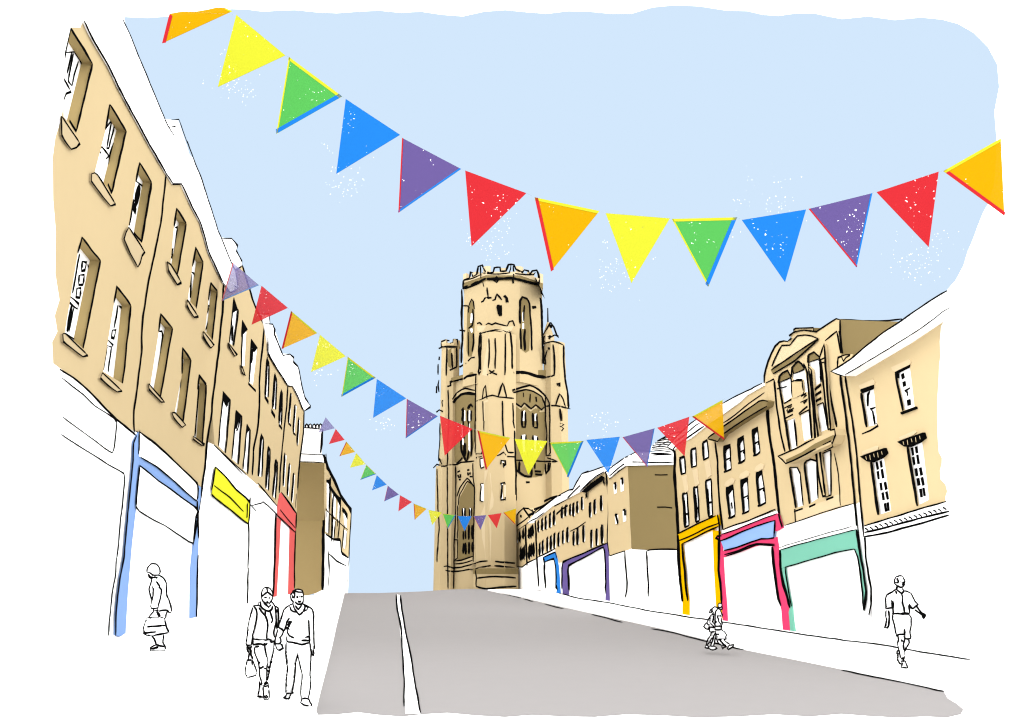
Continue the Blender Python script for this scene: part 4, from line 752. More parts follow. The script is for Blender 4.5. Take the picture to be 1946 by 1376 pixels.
low = MB(); vprism(low, ngon(TL_ + Vector((-.15, -.2, 0)), 1.5, 8, lrot), ZBASE, zl2, 'stone_tower')
S = Surf([body, lant, tN, tL, tR, base, low], 92)
S2_ = Surf([body, lant, tN, tL, tR, base, low, crown, sp], 92)
t1 = Z(800, 480, .23256); t2 = Z(800, 800, .23256)
def I(b, pts, wd=3.2, s=S, c=True): b.ink(s, pts, wd, .05, jit=.4, step=5, curve=c)
PR_, PL_ = Pl(TN, nR), Pl(TN, nL)
def patch(b, pts, m, off=.03, s=None):
    fr = [(s or S).at(x, y, off) for x, y in pts]; dv = (sum(fr, Vector()) / len(fr) - CP).normalized()
    b.prism(fr, [p + dv * .12 for p in fr], m)
# ink on the masses
I(lant, t1((333, 300), (335, 400), (333, 560), (340, 700), (333, 780), (328, 905)), 4.2); I(lant, t1((955, 262), (975, 290), (985, 340)), 5); I(lant, t1((975, 370), (985, 480), (985, 600), (992, 760), (998, 910)), 6)
I(lant, t1((505, 240), (515, 280)), 2); I(lant, t1((540, 285), (548, 360)), 3.4); I(lant, t1((490, 405), (510, 400), (525, 375), (578, 368)), 5); I(lant, t1((582, 392), (605, 385), (620, 340), (660, 388)), 4); I(lant, t1((680, 350), (700, 370), (705, 408)), 5.5)
I(lant, t1((630, 425), (640, 470), (652, 520)), 9); I(lant, t1((655, 430), (655, 500)), 4); I(lant, t1((910, 450), (942, 445)), 6); I(lant, t1((335, 435), (380, 435), (400, 455)), 3); I(lant, t1((315, 635), (360, 640)), 3.4)
I(lant, t1((755, 985), (830, 985), (950, 1010), (1020, 1020)), 0.1)
for pts in (t1((460, 580), (480, 572), (500, 590)), t1((530, 592), (550, 578), (580, 588), (610, 575), (640, 585), (700, 600)), t1((705, 600), (722, 565), (750, 558), (765, 600))): I(lant, pts, 3.4)
I(crown, t1((340, 295), (400, 280), (460, 250), (520, 218), (600, 215), (700, 210), (760, 212), (850, 235), (960, 262)), 5.5, S2_); I(crown, t1((342, 290), (400, 275), (470, 240)), 7, S2_)
I(crown, t1((342, 285), (347, 235), (355, 225), (395, 208), (405, 158), (420, 165), (425, 195), (455, 180), (468, 115), (500, 102), (525, 150), (560, 168), (590, 160), (600, 125), (645, 118), (650, 150), (695, 150), (715, 100), (760, 100), (775, 135), (830, 160), (845, 140), (880, 150), (890, 180), (910, 150), (945, 145), (965, 200), (965, 262)), 4, S2_)
I(crown, t1((355, 225), (420, 210), (490, 180)), 2.6, S2_); I(crown, t1((500, 165), (600, 175), (720, 165), (735, 105)), 2.6, S2_); I(crown, t1((485, 110), (490, 210)), 3, S2_); I(crown, t1((755, 105), (758, 200)), 3, S2_); I(crown, t1((770, 170), (860, 180), (920, 180), (935, 160)), 2.6, S2_)
I(crown, t1((590, 220), (620, 200), (640, 215), (618, 245), (595, 230), (640, 215)), 4, S2_); I(crown, t1((750, 215), (755, 250)), 4, S2_)
for pts, wd in ((t1((482, 660), (475, 800), (480, 900), (472, 1000), (490, 970)), 5), (t1((490, 655), (495, 720), (488, 850), (488, 960)), 6), (t1((500, 655), (560, 645), (610, 632), (660, 640), (700, 655), (720, 645)), 3.6), (t1((555, 702), (560, 800), (552, 945)), 3), (t1((607, 698), (610, 800), (605, 950)), 3.2), (t1((690, 660), (690, 850), (685, 1000)), 3.4), (t1((725, 640), (740, 760), (745, 950)), 5), (t1((540, 1000), (570, 985), (600, 962)), 3), (t1((555, 962), (590, 985), (622, 998)), 3),
                (t1((450, 1215), (500, 1195), (530, 1180), (585, 1165), (640, 1180), (760, 1190)), 3), (t1((500, 1195), (515, 1110), (528, 1085), (540, 1195)), 3.2), (t1((632, 1175), (655, 1100), (670, 1068), (685, 1120), (698, 1185)), 3.6), (t1((505, 1215), (512, 1376)) + t2((515, 0), (515, 80)), 3), (t1((665, 1210), (668, 1376)) + t2((670, 60), (685, 190), (712, 255), (760, 258)), 3.2),
                (t2((445, 270), (495, 270), (500, 250)), 3.4), (t2((450, 300), (495, 290)), 3), (t2((620, 285), (645, 275), (675, 255), (695, 280)), 3.4), (t2((705, 290), (765, 295)), 3), (t2((765, 80), (768, 240), (775, 400), (775, 600), (780, 650)), 4.2), (t2((445, 1075), (460, 1360)), 0.1)): I(tN, pts, wd)
for pts, wd in ((t1((165, 730), (200, 715), (235, 720)), 3), (t1((165, 735), (168, 768), (210, 770), (295, 770), (298, 710), (265, 710), (262, 735), (240, 740)), 3.4), (t1((145, 785), (180, 770)), 3), (t1((212, 775), (210, 880), (205, 1005)), 3.6), (t1((150, 850), (148, 880)), 3), (t1((140, 910), (140, 1000)), 3), (t1((148, 1040), (140, 1080), (148, 1140)), 3.2), (t1((128, 1090), (127, 1150)), 3), (t1((250, 820), (258, 940)), 4), (t1((290, 780), (292, 880), (290, 935)), 4.6), (t1((160, 1210), (180, 1205), (172, 1220), (178, 1260)), 3), (t1((125, 1305), (150, 1285), (180, 1300)), 3),
                (t1((222, 1120), (225, 1250), (228, 1376)) + t2((228, 0), (218, 200), (215, 500), (218, 900), (218, 1180), (222, 1370)), 2.6), (t2((155, 20), (155, 150), (145, 330)), 3), (t2((100, 385), (130, 355), (170, 370), (215, 365), (300, 355), (330, 340), (435, 328)), 3.4), (t2((145, 300), (165, 340), (172, 355)), 3), (t2((130, 390), (135, 500), (138, 600), (142, 740), (150, 870), (140, 1000), (130, 1155)), 3.4), (t2((282, 370), (285, 600), (282, 800), (270, 1000), (270, 1180), (265, 1370)), 2.8),
                (t2((185, 1190), (215, 1185), (260, 1200), (330, 1195), (430, 1170), (480, 1150), (545, 1145)), 3.2), (t2((200, 1222), (250, 1228), (300, 1230), (370, 1218), (440, 1210)), 3), (t2((425, 345), (428, 460), (440, 560), (435, 800), (430, 1000), (428, 1150)), 3.6)): I(tL, pts, wd)
for pts, wd in ((t1((1000, 745), (1030, 735), (1080, 725), (1130, 740), (1165, 755)), 3), (t1((1165, 760), (1165, 900), (1180, 1050), (1195, 1150), (1208, 1270)), 5), (t1((1080, 750), (1090, 850), (1088, 1000), (1020, 1018)), 3.8), (t1((1000, 760), (998, 900), (1020, 910), (1015, 860), (1030, 800)), 4), (t1((1045, 775), (1052, 790)), 6), (t1((1110, 1080), (1135, 1070), (1130, 1095)), 5), (t1((1100, 1250), (1120, 1190), (1135, 1155), (1160, 1200), (1180, 1270)), 3.4), (t1((1020, 1255), (1100, 1250), (1222, 1278)), 3), (t1((1135, 1275), (1145, 1376)), 5), (t2((1140, 20), (1165, 30), (1140, 45), (1165, 60), (1150, 80)), 4)): I(tR, pts, wd)
for pts, wd in ((t1((760, 980), (850, 980), (950, 1010), (1020, 1018)), 6), (t1((235, 960), (290, 935)), 3), (t1((315, 938), (370, 905)), 3.6), (t1((385, 888), (410, 860), (440, 855)), 3.6), (t1((245, 1045), (250, 1055), (300, 1035), (350, 1030), (380, 1012), (455, 995)), 5), (t1((240, 1050), (242, 1085), (215, 1095)), 3.4), (t1((450, 1000), (447, 1200), (448, 1376)) + t2((445, 0), (445, 260)), 4), (t1((255, 1200), (290, 1150), (360, 1110), (440, 1125)), 3.4), (t1((262, 1225), (330, 1165), (390, 1150), (445, 1155)), 7),
                (t1((752, 1140), (750, 1125), (890, 1085), (960, 1120), (1020, 1175), (1050, 1230), (1055, 1376)) + t2((1055, 0), (1050, 100), (1060, 260), (1045, 275)), 3.8), (t1((755, 1145), (860, 1120), (920, 1135), (985, 1180), (1018, 1260), (1020, 1376)) + t2((1020, 0), (1030, 100), (1025, 280), (1060, 280)), 3.6), (t1((750, 1230), (755, 1376)) + t2((752, 0), (765, 60)), 3.4), (t1((1020, 1165), (1015, 1270)), 3.4), (t2((770, 320), (880, 325), (1000, 330), (1115, 332), (1060, 310), (1030, 300)), 3),
                (t2((1015, 350), (1020, 430), (1050, 400), (1060, 345), (1045, 345), (1040, 410)), 5), (t2((860, 500), (890, 500)), 4), (t2((295, 620), (320, 550), (378, 468), (410, 500), (440, 550)), 3.6), (t2((305, 690), (320, 600), (380, 495), (420, 520)), 3), (t2((275, 970), (300, 970), (300, 1120), (275, 1140), (330, 1138), (430, 1105)), 3.2), (t2((300, 960), (302, 690)), 3), (t2((270, 1170), (330, 1165), (420, 1140)), 3), (t2((300, 420), (320, 408)), 4), (t2((305, 440), (315, 465)), 5), (t2((325, 435), (325, 465)), 5), (t2((378, 405), (395, 400)), 4), (t2((385, 420), (390, 445)), 5), (t2((405, 420), (403, 440)), 5), (t2((310, 480), (325, 478)), 4), (t2((398, 455), (418, 455)), 3)): I(body, pts, wd)
for pts, wd in ((t2((605, 1148), (770, 1162)), 3.4), (t2((440, 1210), (500, 1195), (570, 1182)), 3.4), (t2((445, 1215), (455, 1280), (452, 1352), (530, 1372), (620, 1362), (780, 1352)), 3.4), (t2((600, 1182), (770, 1200)), 3.4), (t2((455, 1285), (560, 1272), (640, 1272), (775, 1282)), 3.2)): I(base, pts, wd)
body.build('tower_body', tw); vprism(base, ngon(TN + Vector((.2, .5, 0)), 2.58, 8, lrot), zpx(1091, 87.6), zpx(1080, 87.6), 'brown_tower')
lo_ = lant.build('lantern', tw)
cr_ = crown.build('battlements', lo_)
patch(tN, t1((460, 595), (530, 600), (620, 592), (720, 605), (760, 600), (740, 640), (700, 655), (610, 632), (560, 640), (500, 655), (460, 640)), 'pale_tower', .02)
patch(tN, t1((500, 660), (555, 660), (545, 940), (540, 1010), (500, 1000)), 'pale_tower', .02); patch(tN, t1((515, 1215), (550, 1200), (570, 1376), (515, 1376)) + [], 'pale_tower', .02)  # upright strips: highlights on the turret painted in a paler tan
patch(tN, t2((520, 410), (545, 400), (570, 430), (580, 560), (595, 640), (590, 700), (560, 740), (575, 900), (572, 1100), (570, 1145), (530, 1145), (520, 1050), (500, 960), (490, 760), (520, 690), (515, 520)), 'pale_tower', .02)  # lower turret highlight, again painted as a paler strip
tN.build('stair_turret', tw)
tL.build('corner_turret', tw)
trt = tR.build('corner_turret', tw); sp.ink(S2_, t1((1058, 570), (1025, 630), (1000, 672)), 3.4, .05, jit=.3); sp.ink(S2_, t1((1060, 572), (1085, 610), (1110, 680), (1125, 695), (1120, 680), (1090, 675), (1060, 690), (1010, 685), (1005, 720), (1030, 740)), 3.4, .05, jit=.3); sp.ink(S2_, t1((1050, 600), (1075, 605)), 7, .05); sp.ink(S2_, t1((1045, 690), (1060, 692)), 8, .05)
sp.build('spire', trt)
base.build('porch', tw); low.build('buttress', tw)
def twin(fill, lights, inks, parent=tw, s=None):
    b = MB(); patch(b, fill, 'brown_tower', .03, s)
    for q in lights: patch(b, q, 'white', .05, s)
    for pts, wd in inks: b.ink(s or S, pts, wd, .08, jit=.35, step=5)
    b.build('window', parent)
twin(t1((378, 470), (395, 420), (412, 380), (430, 395), (436, 460), (436, 600), (432, 780), (412, 850), (385, 850), (372, 800), (375, 600)), [t1((408, 500), (420, 495), (420, 570), (405, 575)), t1((400, 625), (420, 620), (420, 650), (412, 655))],
     [(t1((390, 440), (412, 380), (430, 400), (436, 460)), 3.4), (t1((425, 460), (432, 540), (420, 600), (388, 620)), 5), (t1((430, 660), (432, 740), (420, 810)), 5), (t1((388, 650), (390, 840)), 3), (t1((388, 450), (390, 490)), 2.6)], lo_)
twin(t1((808, 390), (830, 362), (865, 375), (885, 410), (890, 520), (890, 700), (885, 800), (855, 820), (825, 795), (812, 700), (808, 550)), [t1((830, 580), (842, 580), (842, 620), (830, 625)), t1((828, 500), (835, 480), (838, 560), (832, 570))],
     [(t1((812, 580), (808, 480), (812, 390), (830, 362), (865, 378), (885, 420), (890, 520), (900, 600), (905, 800)), 4.4), (t1((845, 430), (838, 500), (838, 560)), 4.6), (t1((812, 620), (818, 790)), 4.6), (t1((850, 625), (840, 700), (848, 800)), 7)], lo_)
twin(t1((222, 800), (245, 780), (280, 790), (292, 860), (285, 930), (245, 945), (222, 930)), [], [])
twin(t1((772, 950), (900, 962), (1028, 960), (1050, 1000), (1020, 1015), (950, 1000), (775, 966)), [], [], s=PR_)
twin(t1((245, 1025), (420, 975), (430, 990), (380, 1012), (300, 1035), (250, 1050)), [], [])
twin(t1((268, 1230), (330, 1170), (390, 1152), (445, 1158), (445, 1376)) + t2((440, 0), (440, 150), (415, 280), (375, 330), (335, 300), (290, 350), (275, 330), (272, 100), (270, 0)), [t1((355, 1290), (362, 1290), (362, 1376), (352, 1376)), t1((392, 1290), (402, 1290), (402, 1376), (390, 1376)), t2((388, 30), (400, 20), (402, 250), (390, 240)), t2((330, 20), (345, 60), (350, 200), (338, 190))],
     [(t1((330, 1290), (345, 1268), (335, 1376)), 4), (t1((380, 1275), (405, 1240), (420, 1260)), 6), (t1((410, 1290), (408, 1376)), 4), (t1((345, 1290), (345, 1376)) + t2((345, 0), (350, 150)), 3), (t1((380, 1290), (382, 1376)) + t2((385, 0), (392, 60)), 3), (t2((325, 100), (330, 240), (350, 290), (372, 330), (382, 300), (390, 240)), 4), (t2((410, 60), (415, 200), (408, 290)), 3.4), (t2((290, 350), (320, 325), (338, 300)), 3), (t2((355, 180), (358, 290)), 6)], s=PL_)
twin(t1((758, 1150), (870, 1122), (930, 1142), (985, 1185), (1010, 1270), (960, 1300), (940, 1240), (900, 1270), (850, 1225), (820, 1260), (762, 1220)), [], [(t1((755, 1220), (820, 1262), (845, 1230), (900, 1275), (940, 1245), (985, 1285), (1010, 1260)), 3.4), (t1((838, 1145), (840, 1180)), 2), (t1((895, 1155), (890, 1225)), 2.6), (t1((940, 1180), (945, 1220)), 3)], s=PR_)
twin(t1((760, 1240), (815, 1285), (850, 1255), (895, 1300), (940, 1270), (975, 1305), (1015, 1300), (1018, 1376)) + t2((1018, 0), (1020, 150), (1015, 350), (1000, 440), (940, 460), (850, 460), (790, 420), (770, 330), (762, 150), (755, 0)), [t1((830, 1300), (850, 1290), (855, 1376), (832, 1376)) , t1((930, 1320), (945, 1315), (948, 1376), (930, 1376)), t2((825, 115), (855, 112), (855, 250), (830, 255)), t2((920, 120), (950, 125), (950, 250), (920, 255))],
     [(t1((828, 1290), (826, 1376)) + t2((826, 0), (828, 50)), 4.4), (t1((852, 1300), (855, 1376)) + t2((855, 0), (852, 50), (825, 50)), 4.4), (t1((915, 1310), (918, 1376)) + t2((918, 0), (920, 50)), 4.4), (t1((948, 1320), (948, 1376)) + t2((948, 0), (952, 55), (925, 55)), 4), (t2((825, 120), (822, 180), (830, 260)), 4), (t2((858, 112), (858, 250)), 3.6), (t2((918, 118), (918, 260)), 4), (t2((952, 128), (952, 250)), 3.6), (t2((805, 330), (805, 420), (850, 450), (900, 455), (905, 380)), 4.4), (t2((930, 345), (930, 390)), 3.4), (t2((930, 410), (980, 415)), 4.4), (t2((935, 435), (990, 440)), 4.4), (t2((775, 330), (780, 400), (800, 425)), 4)], s=PR_)
twin(t2((305, 720), (320, 620), (385, 500), (425, 525), (438, 570), (435, 800), (425, 1000), (420, 1110), (330, 1135), (300, 1130), (305, 900)), [t2((335, 715), (358, 715), (358, 780), (338, 780)), t2((395, 712), (412, 712), (412, 780), (398, 780))],
     [(t2((338, 712), (342, 800)), 3.4), (t2((358, 712), (358, 800)), 3.4), (t2((395, 715), (400, 800)), 3.4), (t2((410, 712), (410, 780)), 3), (t2((345, 900), (345, 970)), 3.4), (t2((360, 890), (365, 965)), 3.4), (t2((390, 850), (390, 970)), 4), (t2((420, 850), (418, 965)), 4.4), (t2((348, 1000), (345, 1085)), 4), (t2((362, 995), (365, 1090)), 4), (t2((392, 990), (392, 1085)), 4), (t2((420, 990), (420, 1070)), 5)], s=PL_)
twin(t1((1140, 1290), (1155, 1290), (1160, 1376), (1146, 1376)), [], [])
for q, ik in ((t2((488, 515), (512, 512), (512, 655), (492, 660)), (t2((510, 512), (488, 515), (495, 540), (486, 650), (505, 660)))), (t2((652, 510), (688, 505), (688, 645), (655, 648)), (t2((688, 520), (685, 505), (652, 512), (662, 530), (655, 645), (690, 642), (688, 622)))), (t2((485, 310), (508, 305), (510, 380), (490, 385)), t2((505, 305), (485, 310), (492, 385), (515, 375))), (t2((655, 325), (690, 325), (688, 375), (675, 378), (672, 345)), t2((652, 355), (655, 325), (690, 328), (690, 355), (678, 378), (672, 340)))):
    b = MB(); patch(b, q, 'white', .03); b.ink(S, ik, 4, .07, jit=.3, step=5); b.build('window', tw)

# ------------------------------------------------------------------ bunting
def bunting(label, pA, pB, flags, mid='', th=.012, cordw=.6):
    """flags cut from cloth, sewn to a cord that hangs from house to house"""
    A, B_ = Vector((*pA[:2], 0)), Vector((*pB[:2], 0)); dr = (B_ - A); dr.z = 0; n = Vector((dr.y, -dr.x, 0)).normalized()
    pl = Pl((A.x, A.y, 0), n)
    mid0 = pl.at(*flags[len(flags) // 2][1][0])
    t = thing('bunting', (mid0.x, mid0.y, mid0.z), label, 'bunting', 'strings of bunting across the street')
    top = []
    for c, q in flags:
        top += q[:2] if c != 'cut' else []
    P = [pl.at(*p) for p in top]
    b = MB(); D = ([Vector(pA)] if pA[2] else [P[0] + (P[0] - P[1]) * .05]) + P + [P[-1] + (P[-1] - P[-2]) * .08]
    b.tube(D, [.5 * cordw * (p - CP).dot(FW) / FPX for p in D], 'cord', 5); b.build('cord', t)
    for c, q in flags:
        cut = q[3:]
        pts = [q[0], q[1], q[2]] if not cut else list(q)
        col = 'cloth_' + mid + c if c != 'pale' else 'cloth_pale'
        s = math.hypot(q[1][0] - q[0][0], q[1][1] - q[0][1]); k = s / 120.0
        f = MB(); fr = [pl.at(x, y, 0) for x, y in pts]; f.prism(fr, [p - n * th for p in fr], col)
        o = f.build('flag', t, {'pale': 'faded lilac flag'}.get(c, c + ' flag'))
        TLq, TRq, TI = (q[0], q[1], q[2]) if not cut else (q[0], q[-2], q[-1])
        def strip(a, bb, wd, m):
            if wd < .6: wd = .6
            cx, cy = sum(p[0] for p in pts) / len(pts), sum(p[1] for p in pts) / len(pts)
            dx, dy = bb[0] - a[0], bb[1] - a[1]; l = math.hypot(dx, dy); nx, ny = -dy / l, dx / l
            if (cx - a[0]) * nx + (cy - a[1]) * ny < 0: nx, ny = -nx, -ny
            e = MB(); s_ = [a, bb, (bb[0] + nx * wd - dx / l * wd * .4, bb[1] + ny * wd - dy / l * wd * .4), (a[0] + nx * wd + dx / l * wd * .4, a[1] + ny * wd + dy / l * wd * .4)]
            F = [pl.at(x, y, .006) for x, y in s_]; e.prism(F, [p - n * .004 for p in F], m); e.build('edging', o)
        if c == 'orange' and not cut: strip(TLq, TI, 6 * k, 'trim_red'); strip(TLq, TRq, 5 * k, 'trim_yellow')
        if c == 'orange' and cut: strip(TI, q[0], 6.5, 'trim_red'); strip(q[-3], q[-2], 3, 'trim_yellow')
        if c == 'green': strip(TLq, TRq, 5 * k, 'trim_yellow'); strip(TLq, TI, 2.6 * k, 'trim_yellow'); strip(TI, TRq, 7 * k, 'trim_blue')
        if c == 'purple': strip(TLq, TI, 2.4 * k, 'trim_red'); strip(TI, TRq, 2.8 * k, 'trim_blue')
        if c == 'pale' and k > .3: strip(TLq, TI, 4 * k, 'trim_palered'); strip(TI, TRq, 4 * k, 'trim_paleblue')
    return t
bunting('largest and highest string of bunting sweeping right across the blue sky', (-7.35, 21, 17.0), (12.45, 16, None), [
    ('orange', [(322, 26), (345, 22), (372, 22), (395, 18), (412, 14), (428, 15), (441, 21), (308, 82)]), ('yellow', [(449, 28), (542, 105), (414, 165)]), ('green', [(549, 108), (650, 183), (525, 254)]), ('blue', [(657, 188), (760, 256), (639, 330)]), ('purple', [(764, 262), (876, 321), (757, 404)]),
    ('red', [(884, 324), (1000, 367), (896, 468)]), ('orange', [(1016, 375), (1139, 401), (1047, 516)]), ('yellow', [(1151, 405), (1273, 415), (1200, 538)]), ('green', [(1277, 416), (1401, 413), (1346, 545)]), ('blue', [(1410, 418), (1532, 398), (1492, 536)]),
    ('purple', [(1537, 397), (1658, 367), (1628, 508)]), ('red', [(1666, 365), (1784, 326), (1765, 469)]), ('orange', [(1793, 325), (1902, 263), (1909, 410)])])
bunting('middle sized bunting hung from the left roofs across the upper half of the tower', (-7.1, 35.5, None), (11.9, 28.5, None), [
    ('pale', [(442, 499), (492, 542), (421, 572)]), ('red', [(497, 543), (547, 585), (478, 617)]), ('orange', [(553, 591), (603, 633), (535, 663)]), ('yellow', [(608, 636), (657, 677), (591, 707)]), ('green', [(661, 678), (714, 718), (649, 754)]), ('blue', [(716, 720), (772, 757), (709, 794)]), ('purple', [(773, 758), (832, 791), (771, 833)]),
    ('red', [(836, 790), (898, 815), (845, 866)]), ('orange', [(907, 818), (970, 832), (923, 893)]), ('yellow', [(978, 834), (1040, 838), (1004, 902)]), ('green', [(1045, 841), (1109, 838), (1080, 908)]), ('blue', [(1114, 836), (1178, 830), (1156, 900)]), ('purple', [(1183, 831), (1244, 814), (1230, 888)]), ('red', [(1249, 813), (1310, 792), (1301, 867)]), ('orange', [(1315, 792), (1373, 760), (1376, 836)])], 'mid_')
bunting('smallest bunting dipping from the white chimney down to the foot of the tower', (-5.75, 76.5, None), (13.2, 75.5, None), [
    ('pale', [(619, 793), (636, 814), (605, 822)]), ('red', [(638, 815), (655, 836), (625, 844)]), ('orange', [(658, 839), (675, 859), (645, 867)]), ('yellow', [(677, 861), (695, 882), (665, 889)]), ('green', [(696, 883), (715, 901), (685, 912)]), ('blue', [(716, 903), (735, 921), (707, 932)]), ('purple', [(737, 923), (758, 940), (730, 953)]),
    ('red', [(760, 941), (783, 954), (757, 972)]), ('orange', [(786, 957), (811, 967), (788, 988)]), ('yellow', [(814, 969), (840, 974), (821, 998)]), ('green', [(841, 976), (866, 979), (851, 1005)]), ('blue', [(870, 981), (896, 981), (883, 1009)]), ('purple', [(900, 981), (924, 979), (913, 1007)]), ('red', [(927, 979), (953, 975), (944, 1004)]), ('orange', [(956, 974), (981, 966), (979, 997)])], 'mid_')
# ------------------------------------------------------------------ people
def remeshed(b, vox):
    me = bpy.data.meshes.new('tmp'); me.from_pydata([tuple(v) for v in b.v], [], b.f); me.update()
    o = bpy.data.objects.new('tmp', me); COL.objects.link(o)
    md = o.modifiers.new('r', 'REMESH'); md.mode = 'VOXEL'; md.voxel_size = vox
    sm = o.modifiers.new('s', 'SMOOTH'); sm.factor = .5; sm.iterations = 2
    bpy.context.view_layer.update()
    ev = o.evaluated_get(bpy.context.evaluated_depsgraph_get()); m2 = ev.to_mesh()
    V = [v.co.copy() for v in m2.vertices]; F = [list(p.vertices) for p in m2.polygons]
    ev.to_mesh_clear(); bpy.data.objects.remove(o); bpy.data.meshes.remove(me)
    return V, F
class Figure:
    def __init__(s, foot, zf):
        s.P0 = GP.at(*foot); s.h = Vector((s.P0.x, s.P0.y, 0)); s.D = s.h.length; s.h.normalize(); s.z = zf
        s.mpp = s.D / FPX; s.b = MB()
    def pt(s, x, y, d=0.0):
        r = ray(x, y); return CP + r * ((s.D + d) / r.dot(s.h))
    def blob(s, poly, d0=0.0, d1=None, fat=.85, cap=1e9):
        """rounded volume filling an outline; depth eases from d0 at its top to d1 at its foot"""
        d1 = d0 if d1 is None else d1
        q = dens(s.z(poly), True, 2.6); V, T = cdt(q, 2.6)
        ys = [v[1] for v in V]; y0, y1 = min(ys), max(ys)
        dist = [0 if i < len(q) else sdist(v, q) for i, v in enumerate(V)]
        dist = [sdist(v, q) for v in V]; dm = min(max(dist + [1.2]), cap)
        Fr = []; Bk = []
        for v, di in zip(V, dist):
            u = min(1, di / dm); hh = math.sqrt(max(0, 1 - (1 - u) ** 2)) * dm * fat * s.mpp
            dd = d0 + (d1 - d0) * (v[1] - y0) / max(1, y1 - y0)
            Fr.append(s.pt(v[0], v[1], dd - hh - .002)); Bk.append(s.pt(v[0], v[1], dd + hh + .002))
        n = len(V); b = s.b; o = len(b.v); b.v += Fr + Bk; k = b.mat('white')
        from collections import Counter
        ec = {}
        for t in T:
            b.f.append([o + i for i in t]); b.mi.append(k); b.f.append([o + n + i for i in t[::-1]]); b.mi.append(k)
            for i in range(3):
                e = (t[i], t[(i + 1) % 3]); ec[e] = 1
        for (i, j) in list(ec):
            if (j, i) not in ec: b.f.append([o + j, o + i, o + n + i, o + n + j]); b.mi.append(k)
    def limb(s, pts, r):
        P = [s.pt(*s.z(p[:2])[0], p[2]) if len(p) > 2 else s.pt(*s.z(p)[0]) for p in pts]
        s.b.tube(P, r, 'white', 8)
    def hand(s, wrist, tip, d=0.0, sc=1.0, side=1):
        """palm with four bent fingers of unequal length and a thumb set at the side of the palm"""
        a = s.pt(*s.z(wrist)[0], d); e = s.pt(*s.z(tip)[0], d); ax = (e - a); L = ax.length; ax.normalize(); lat = ax.cross(s.h).normalized() * side; fw = -s.h
        p0 = a + ax * L * .05; p1 = a + ax * L * .5
        for k in (-.5, 0, .5): s.b.tube([p0 + lat * k * .03 * sc, p1 + lat * k * .05 * sc], [.016 * sc, .015 * sc], 'white', 8)
        for k, (o_, l) in enumerate(((-.033, .40), (-.011, .48), (.011, .45), (.031, .36))):
            q0 = p1 + lat * o_ * sc * .85; q1 = q0 + ax * L * l * .55 + fw * .004; q2 = q1 + ax * L * l * .4 - fw * .018 * sc
            s.b.tube([p0.lerp(q0, .6), q0, q1, q2], [.011 * sc, .010 * sc, .009 * sc, .007 * sc], 'white', 7)
        t0 = p0 + lat * .022 * sc; t1 = t0 + (lat * .035 + ax * .04 + fw * .012) * sc; t2 = t1 + (ax * .03 + fw * .008) * sc
        s.b.tube([t0, t1, t2], [.013 * sc, .011 * sc, .008 * sc], 'white', 7)
    def finish(s, name, label, cat, inks, vox=.009, group=None, wd=4.1):
        V, F = remeshed(s.b, vox)
        s.t = BVHTree.FromPolygons(V, F)
        b = MB(); b.tris(V, F, 'white')
        for pts in inks:
            w_ = wd
            if isinstance(pts, tuple): pts, w_ = pts[0], pts[1] * 1.15
            b.ink(s, s.z(pts), w_, .012, jit=.25, step=3)
        base = Vector((s.P0.x, s.P0.y, 0))
        for i, v in enumerate(b.v): b.v[i] = v - base
        o = b.build(name); o.location = base
        o['label'] = label; o['category'] = cat
        if group: o['group'] = group
        for i, p in enumerate(o.data.polygons):
            if i < len(F): p.use_smooth = True
        return o
    def at(s, x, y, off=0.0):
        d = ray(x, y).normalized(); h = s.t.ray_cast(CP, d)
        if h[0] is not None: return h[0] - d * off
        q = s.pt(x, y, s.dep if hasattr(s, 'dep') else 0); n = s.t.find_nearest(q)[0]
        return s.pt(x, y, (n - CP).dot(s.h) - s.D - off)
zc = Z(450, 1100, .1816)
# woman of the couple
f = Figure((508, 1329), zc)
f.blob([(262, 185), (266, 130), (282, 100), (305, 91), (345, 103), (370, 138), (379, 175), (372, 220), (348, 255), (320, 266), (290, 247), (266, 215)], fat=1.0)
f.blob([(290, 230), (345, 230), (350, 300), (285, 300)], fat=.9)
f.blob([(228, 262), (250, 236), (300, 250), (340, 258), (365, 236), (392, 262), (385, 300), (340, 342), (300, 335), (250, 300)], -.03, fat=.8)
f.blob([(175, 285), (240, 276), (330, 325), (395, 278), (430, 308), (420, 420), (402, 560), (396, 645), (355, 640), (310, 632), (240, 645), (170, 630), (190, 520), (205, 400)], fat=.55)
f.blob([(170, 288), (195, 288), (212, 330), (210, 400), (195, 490), (165, 600), (155, 695), (102, 690), (108, 600), (125, 480), (145, 360)], -.02, fat=.85)
f.blob([(395, 282), (432, 303), (437, 400), (438, 500), (428, 600), (405, 680), (385, 640), (392, 560), (405, 420)], .03, fat=.9)
f.blob([(170, 640), (300, 650), (308, 760), (320, 880), (318, 1060), (325, 1100), (255, 1100), (238, 1040), (232, 930), (205, 830), (172, 730), (150, 760), (165, 690)], -.05, -.08, fat=.8)
f.blob([(280, 645), (395, 640), (390, 740), (358, 880), (342, 960), (322, 1070), (296, 1070), (305, 880)], .05, .18, fat=.85)
f.blob([(270, 1090), (330, 1100), (335, 1160), (343, 1220), (325, 1262), (297, 1262), (280, 1225), (272, 1150)], -.08, -.08, fat=.9)
f.blob([(232, 1070), (275, 1090), (278, 1230), (222, 1230), (228, 1150)], .1, .25, fat=.8)
f.limb([(318, 195, -.085), (318, 222, -.115), (318, 228, -.09)], [.008, .014, .012])
f.hand((130, 690), (128, 775), -.02, .85); f.hand((410, 675), (460, 745), .02, .85, -1)
